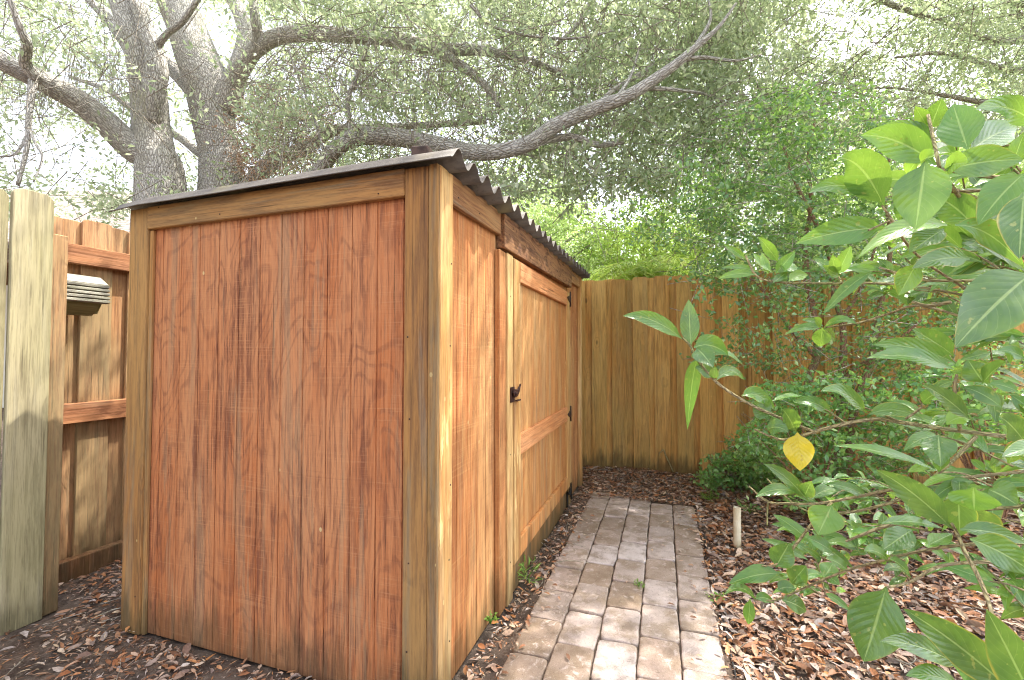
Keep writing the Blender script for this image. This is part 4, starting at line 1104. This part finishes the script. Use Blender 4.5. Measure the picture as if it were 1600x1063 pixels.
# bx by tx ty width depth arch tone face  (tone 0 dark .. .9 bright yellow green)
LF="""
1066 530 973 494 24 1.0 .22 .35 .7
1079 541 1076 468 27 1.0 .0 .15 .9
1084 543 1138 555 32 1.0 .30 .55 .8
1088 544 1114 575 30 1.0 .1 .1 .8
1112 550 1163 573 16 1.0 .15 .4 .6
1090 562 1074 672 22 1.0 .34 .6 .8
1117 588 1086 574 22 1.0 .1 .2 .7
1120 594 1163 594 20 1.0 .35 .4 .7
1115 592 1117 572 12 1.0 .0 .3 .8
1159 619 1211 641 24 1.0 .35 .6 .7
1206 645 1177 628 34 1.0 -.15 .1 .8
1198 672 1232 676 24 1.0 .35 .2 .7
1243 675 1222 640 26 1.0 .15 .2 .8
1207 627 1257 620 10 1.0 .1 .6 .5
1302 650 1240 630 20 .98 .35 .3 .6
1354 646 1282 612 24 .96 .25 .6 .7
1357 648 1443 657 22 .95 .33 .35 .7
1490 577 1354 560 26 .85 .14 .7 .7
1493 568 1364 539 30 .85 .14 .62 .8
1490 556 1425 514 32 .87 .05 .6 .8
1536 598 1512 562 36 .8 .0 .1 .8
1536 598 1572 566 30 .8 .1 .1 .6
1515 655 1440 601 24 .8 .08 .2 .8
1565 637 1504 605 24 .8 .2 .2 .7
1440 632 1472 618 20 .9 .3 .4 .7
1479 663 1517 655 22 .85 .35 .8 .7
1466 680 1470 730 38 .8 .0 .15 .9
1461 735 1300 697 20 .85 .10 .5 .5
1486 825 1368 734 38 .62 .10 .15 .9
1521 762 1522 798 56 .6 .0 .62 .9
1497 770 1500 838 40 .62 .0 .1 .9
1520 790 1535 835 50 .66 .0 .05 .9
1545 765 1590 790 44 .7 .1 .1 .8
1264 785 1193 725 20 1.05 .18 .3 .7
1245 770 1180 777 18 1.05 .2 .35 .7
1257 775 1268 752 22 1.05 .0 .25 .8
1268 780 1307 766 18 1.05 .2 .35 .7
1357 779 1293 757 16 .98 .15 .4 .7
1300 790 1278 836 46 .98 .0 .72 .9
1454 729 1418 738 14 .85 .1 .8 .5
1390 770 1456 803 16 .9 .15 .8 .7
1400 760 1440 800 14 .92 .15 .7 .7
1220 896 1138 913 28 1.0 .12 .3 .55
1181 937 1132 930 14 1.05 .3 .2 .7
1172 936 1169 976 16 1.05 -.1 .6 .8
1180 936 1210 942 14 1.05 .3 .3 .7
1222 938 1260 956 28 1.02 .1 .2 .8
1212 886 1234 848 34 1.02 .0 .2 .9
1215 922 1243 921 20 1.0 .3 .15 .7
1236 912 1260 884 28 1.02 .0 .2 .8
1243 912 1290 903 16 1.0 .3 .5 .7
1288 902 1302 880 26 .98 .0 .5 .8
1290 900 1312 915 16 .98 .2 .4 .7
1270 850 1208 804 18 1.05 .1 .4 .8
1262 875 1190 842 14 1.08 .1 .3 .7
1385 917 1349 1034 68 .72 -.04 .18 1
1500 1042 1375 1002 32 .62 .12 .1 .8
1585 1085 1411 951 54 .5 .08 .18 .9
1625 1120 1541 952 58 .46 .04 .12 .9
1500 1072 1415 1056 28 .6 .15 .35 .7
1535 1075 1488 1038 44 .6 .1 .5 .9
1378 818 1478 828 20 .72 .12 .3 .5
1425 828 1378 860 34 .78 .0 .2 .8
1450 852 1488 834 22 .75 .0 .3 .6
1421 897 1390 874 18 .85 .1 .3 .7
1380 893 1425 905 12 .85 .3 .3 .7
1500 828 1605 850 26 .6 .15 .2 .7
1515 842 1620 900 44 .55 .12 .2 .8
1387 874 1350 862 20 .85 .2 .5 .7
1300 862 1260 840 20 .95 .1 .4 .7
1325 891 1290 872 18 .95 .1 .4 .7
1463 258 1345 212 48 .72 .24 .62 .85
1465 225 1380 196 24 .75 .2 .2 .7
1453 202 1472 154 30 .78 .0 .2 .85
1448 197 1430 166 18 .78 .0 .75 .8
1512 234 1489 163 52 .7 .0 .4 1
1516 236 1590 200 46 .7 .1 .35 .9
1625 200 1524 172 34 .7 .25 .3 .8
1459 235 1503 216 26 .72 .0 .1 .5
1477 266 1600 250 46 .66 .10 .4 .85
1476 262 1512 255 34 .67 .1 .88 .8
1381 323 1311 248 54 .72 .34 .42 .9
1370 262 1336 236 20 .8 .2 .5 .7
1357 304 1263 302 26 .72 .26 .45 .8
1446 252 1430 360 66 .62 -.02 .36 1
1440 255 1458 245 22 .64 .2 .85 .8
1520 352 1462 308 44 .7 .2 .4 .9
1600 272 1528 352 50 .6 .12 .35 .9
1384 356 1243 381 42 .66 .10 .55 .85
1480 352 1339 405 28 .66 .22 .78 .7
1475 358 1420 396 36 .66 .05 .2 .6
1492 352 1600 418 34 .62 .28 .6 .75
1600 300 1592 405 50 .58 .0 .2 .95
1615 425 1492 543 82 .5 .06 .12 .95
1515 383 1605 425 28 .62 .15 .2 .7
1515 405 1425 420 32 .7 .15 .4 .8
1432 412 1404 462 32 .72 .0 .7 .9
1216 410 1184 370 16 1.15 .08 .6 .8
1212 428 1243 392 18 1.15 .0 .6 .8
1205 425 1177 396 12 1.15 .0 .7 .7
1200 428 1190 395 12 1.16 .0 .8 .7
1225 425 1240 412 22 1.12 .0 .6 .8
1180 430 1122 436 14 1.15 .18 .75 .7
1185 425 1128 418 10 1.17 .12 .5 .7
1165 405 1130 382 10 1.2 .05 .6 .7
1232 440 1262 430 18 1.12 .2 .8 .8
1208 442 1230 425 12 1.12 .0 .2 .7
1310 432 1272 404 14 1.1 .1 .3 .6
1308 430 1330 384 20 1.1 .0 .72 .8
1312 428 1362 422 16 1.1 .22 .7 .6
1306 428 1300 398 16 1.1 .0 .6 .8
1312 432 1285 415 14 1.1 .0 .7 .8
1362 425 1285 493 18 .95 .16 .45 .8
1285 512 1228 522 14 1.15 .2 .4 .6
1286 510 1252 500 10 1.15 .2 .3 .6
1288 512 1339 507 14 1.15 .35 .5 .6
1285 512 1282 542 24 1.13 .0 .5 .9
1287 512 1305 532 20 1.13 .0 .3 .8
1283 510 1272 496 14 1.14 .0 .7 .8
1590 612 1545 600 18 .75 .2 .5 .7
1600 690 1560 650 34 .7 .1 .2 .8
1640 700 1565 715 26 .65 .1 .2 .7
1600 560 1560 548 20 .8 .2 .6 .7
"""
for ln in LF.strip().splitlines():
    bx,by,tx,ty,wd,dp,ar,tn,fc=[float(v) for v in ln.split()]
    B=px(bx,by,dp); T_=px(tx,ty,dp*random.uniform(.93,1.07))
    bigleaf(B,T_,wd*dp/F*1.12,ar*1.0,fc,r=min(.9,max(0,tn+random.uniform(-.06,.06))),tw=random.uniform(-.3,.3))
# branches: (x,y,depth,r px)
BR=[
 [(1640,692,.85,3.6),(1568,682,.86,3.6),(1479,671,.9,3.4),(1407,660,.94,3.2),(1372,655,.95,3.2),(1322,662,.97,3),(1272,675,1.0,2.8),(1229,687,1.0,2.2),(1204,682,1.0,1.6),(1179,671,1.0,1.4)],
 [(1272,675,1.0,2.2),(1250,666,1.0,2.2),(1211,650,1.0,2.2),(1168,630,1.0,2.2),(1120,598,1.0,2.2),(1090,562,1.0,2),(1078,540,1.0,1.8),(1066,528,1.0,1.4)],
 [(1407,660,.94,2),(1372,645,.95,1.6),(1343,634,.96,1)],
 [(1322,662,.97,1.6),(1305,650,.98,1.4),(1290,640,.98,1)],
 [(1443,759,.87,2.6),(1461,744,.86,2.8),(1497,712,.85,2.8),(1525,682,.86,3)],
 [(1650,730,.8,3),(1600,737,.82,2.8),(1497,748,.85,2.6),(1443,759,.87,2.8),(1390,766,.92,2.6),(1336,777,.98,2.4),(1279,787,1.02,2.2),(1236,787,1.05,2),(1200,784,1.06,1.8),(1170,760,1.08,1.2)],
 [(1443,759,.87,2.2),(1421,774,.88,2.2),(1380,789,.92,2.2),(1325,801,.98,2),(1277,803,1.02,1.6),(1245,790,1.05,1.2),(1215,765,1.08,1),(1198,748,1.1,1)],
 [(1300,785,1.0,1.8),(1273,813,1.0,2),(1246,848,1.02,2),(1229,868,1.02,1.8),(1208,884,1.02,1.5),(1190,884,1.02,1)],
 [(1200,784,1.06,1.4),(1199,800,1.06,1.3),(1199,822,1.05,1)],
 [(1640,785,.66,3.4),(1600,791,.68,3.2),(1530,797,.7,2.8),(1456,807,.73,2.6),(1380,824,.78,2.4),(1350,835,.8,2.4),(1322,846,.82,1.6)],
 [(1640,845,.7,3),(1514,851,.74,2.6),(1445,860,.8,2.2),(1387,874,.86,2.2),(1325,891,.93,2),(1270,913,1.0,1.8),(1215,937,1.04,1.6),(1180,938,1.05,1.2)],
 [(1650,884,.66,2.8),(1579,880,.68,2.6),(1514,879,.7,2.4),(1462,887,.72,2.2),(1421,910,.72,2),(1385,918,.72,1.8)],
 [(1450,180,.72,2.2),(1468,262,.66,2.6)],
 [(1560,1000,.52,2.8),(1548,954,.52,3),(1538,923,.54,3),(1524,892,.57,3),(1507,862,.6,3),(1497,837,.62,2.8),(1487,818,.62,2)],
 [(1660,285,.68,3.4),(1593,279,.68,3.2),(1531,275,.68,3),(1469,264,.7,2.4)],
 [(1552,297,.7,2.8),(1510,299,.7,2.6),(1469,299,.7,2.4)],
 [(1473,269,.68,2.4),(1498,306,.7,2.8),(1527,335,.72,2.8),(1560,370,.7,3),(1640,430,.68,3.2)],
 [(1378,321,.72,1.6),(1399,352,.72,2),(1420,385,.74,2),(1460,420,.76,2),(1540,470,.78,2.4)],
 [(1165,400,1.18,1.4),(1183,432,1.15,1.6),(1217,441,1.13,1.8),(1291,443,1.1,1.9),(1395,444,1.02,2),(1494,459,.95,2),(1640,490,.9,2.4)],
 [(1374,418,.8,1.8),(1436,437,.78,2.2),(1519,439,.76,2.6),(1640,446,.74,3)],
 [(1425,472,.9,2.2),(1450,478,.88,2.8),(1486,472,.85,2.8)],
 [(1288,512,1.14,1.2),(1341,505,1.1,1.6),(1390,490,1.05,1.8),(1436,478,.95,1.8),(1520,500,.9,2)],
 [(1310,432,1.1,1.5),(1315,443,1.08,1.6)],
 [(1495,585,.84,2),(1492,610,.84,2.4),(1496,640,.85,2.6),(1500,672,.87,2.8)],
 [(1357,360,.66,1.4),(1390,345,.66,1.4)],
 [(1430,620,.9,1.6),(1440,635,.9,1.8),(1415,655,.92,1.8)],
]
T=Tubes(); stemtop=Vector((1.45,1.0,1.0))
bpaths=[]
for st in BR:
    P=[px(a,b_,d) for a,b_,d,r in st]; rr=[r*d/F for a,b_,d,r in st]
    if st[0][0]>1600 or st[-1][0]>1600:
        if st[0][0]>1600: P=P[::-1]; rr=rr[::-1]
        e=P[-1]; zz=min(1.6,max(.25,e.z*.85)); P.append((e+Vector((1.5,1.0,zz)))/2+Vector((0,0,.03))); P.append(Vector((1.55+.1*math.sin(zz*5),1.02,zz*.85))); rr+=[rr[-1]*1.2,rr[-1]*1.5]
    t=Tubes(); t.add(P,rr,8,5,.06); t.build('branch',M['bark_tan'],fs,off=ROOT); bpaths.append(P)
t=Tubes()
t.add([(1.75,1.05,-.05),(1.68,1.03,.4),(1.6,1.02,.8),(1.58,1.0,1.3),(1.5,1.02,1.6)],[.028,.024,.02,.015,.008],12,5,.06)
t.add([(1.75,1.05,-.05),(1.6,1.05,.25),(1.55,1.02,.5)],[.02,.016,.012],10,5,.06)
t.build('trunk',M['bark_tan'],fs,off=ROOT)
# filler sprays of leaves
def spray(cx,cy,d,n,Lm,wob=1.0):
    c=px(cx,cy,d); dr=Vector((random.uniform(-1,-.1),random.uniform(-.5,.5),random.uniform(-.25,.45))).normalized()
    t=Tubes(); ln=Lm*n*.22; P=[c-dr*ln*.6+Vector((0,0,-.02)),c,c+dr*ln*.5]; t.add(P,[.0022,.0018,.001],5,3)
    for k in range(n):
        f=k/(n-1); p=P[0].lerp(P[2],f*.95+.05); 
        d_=(dr*random.uniform(.3,1)+Vector(rng.normal(0,.6,3))*wob).normalized(); d_.z=d_.z*.7-.05
        L=Lm*random.uniform(.6,1.15); bigleaf(p,p+d_*L,L*random.uniform(.24,.36),random.uniform(.05,.3),random.uniform(.1,.9),r=random.choice([.1,.2,.3,.45,.6,.75]),tw=random.uniform(-.5,.5))
    return t
FT=Tubes()
def regions(lst):
    global FT
    for x0,x1,y0,y1,d0,d1,n,Lm in lst:
        for k in range(n):
            t=spray(random.uniform(x0,x1),random.uniform(y0,y1),random.uniform(d0,d1),random.randint(4,7),Lm)
            n0=len(FT.V); FT.V+=t.V; FT.bk+=t.bk; FT.F+=[tuple(i+n0 for i in f) for f in t.F]
regions([(1230,1420,800,880,1.1,1.5,14,.085),(1400,1620,740,880,.95,1.4,16,.09),(1250,1400,750,790,1.2,1.6,7,.08),
 (1440,1640,560,700,1.0,1.5,9,.085),(1400,1620,395,470,.95,1.4,14,.09),(1480,1640,200,330,.9,1.3,10,.09),(1490,1640,330,420,.85,1.2,9,.1),
 (1540,1640,860,960,.9,1.2,6,.09),(1190,1290,850,930,1.15,1.4,5,.07),(1440,1620,190,420,.75,1.05,12,.11),(1500,1640,590,760,.8,1.1,7,.1),(1330,1460,300,420,.95,1.2,4,.09),(1540,1640,470,560,1.0,1.4,5,.09),(1380,1480,420,460,1.0,1.4,6,.08)])
FT.build('twigs',M['bark_tan'],fs,off=ROOT)
build_leaves(LV,'foliage',fs,ROOT)
yl={'V':[],'F':[],'uv':[],'r':[]}
bigleaf(px(1246,676,.99),px(1250,736,.98),40*.99/F*1.1,0,1,r=.99,store=yl)
o=build_leaves(yl,'leaf',fs,ROOT); o['label']='single yellow leaf hanging from the lower branch'
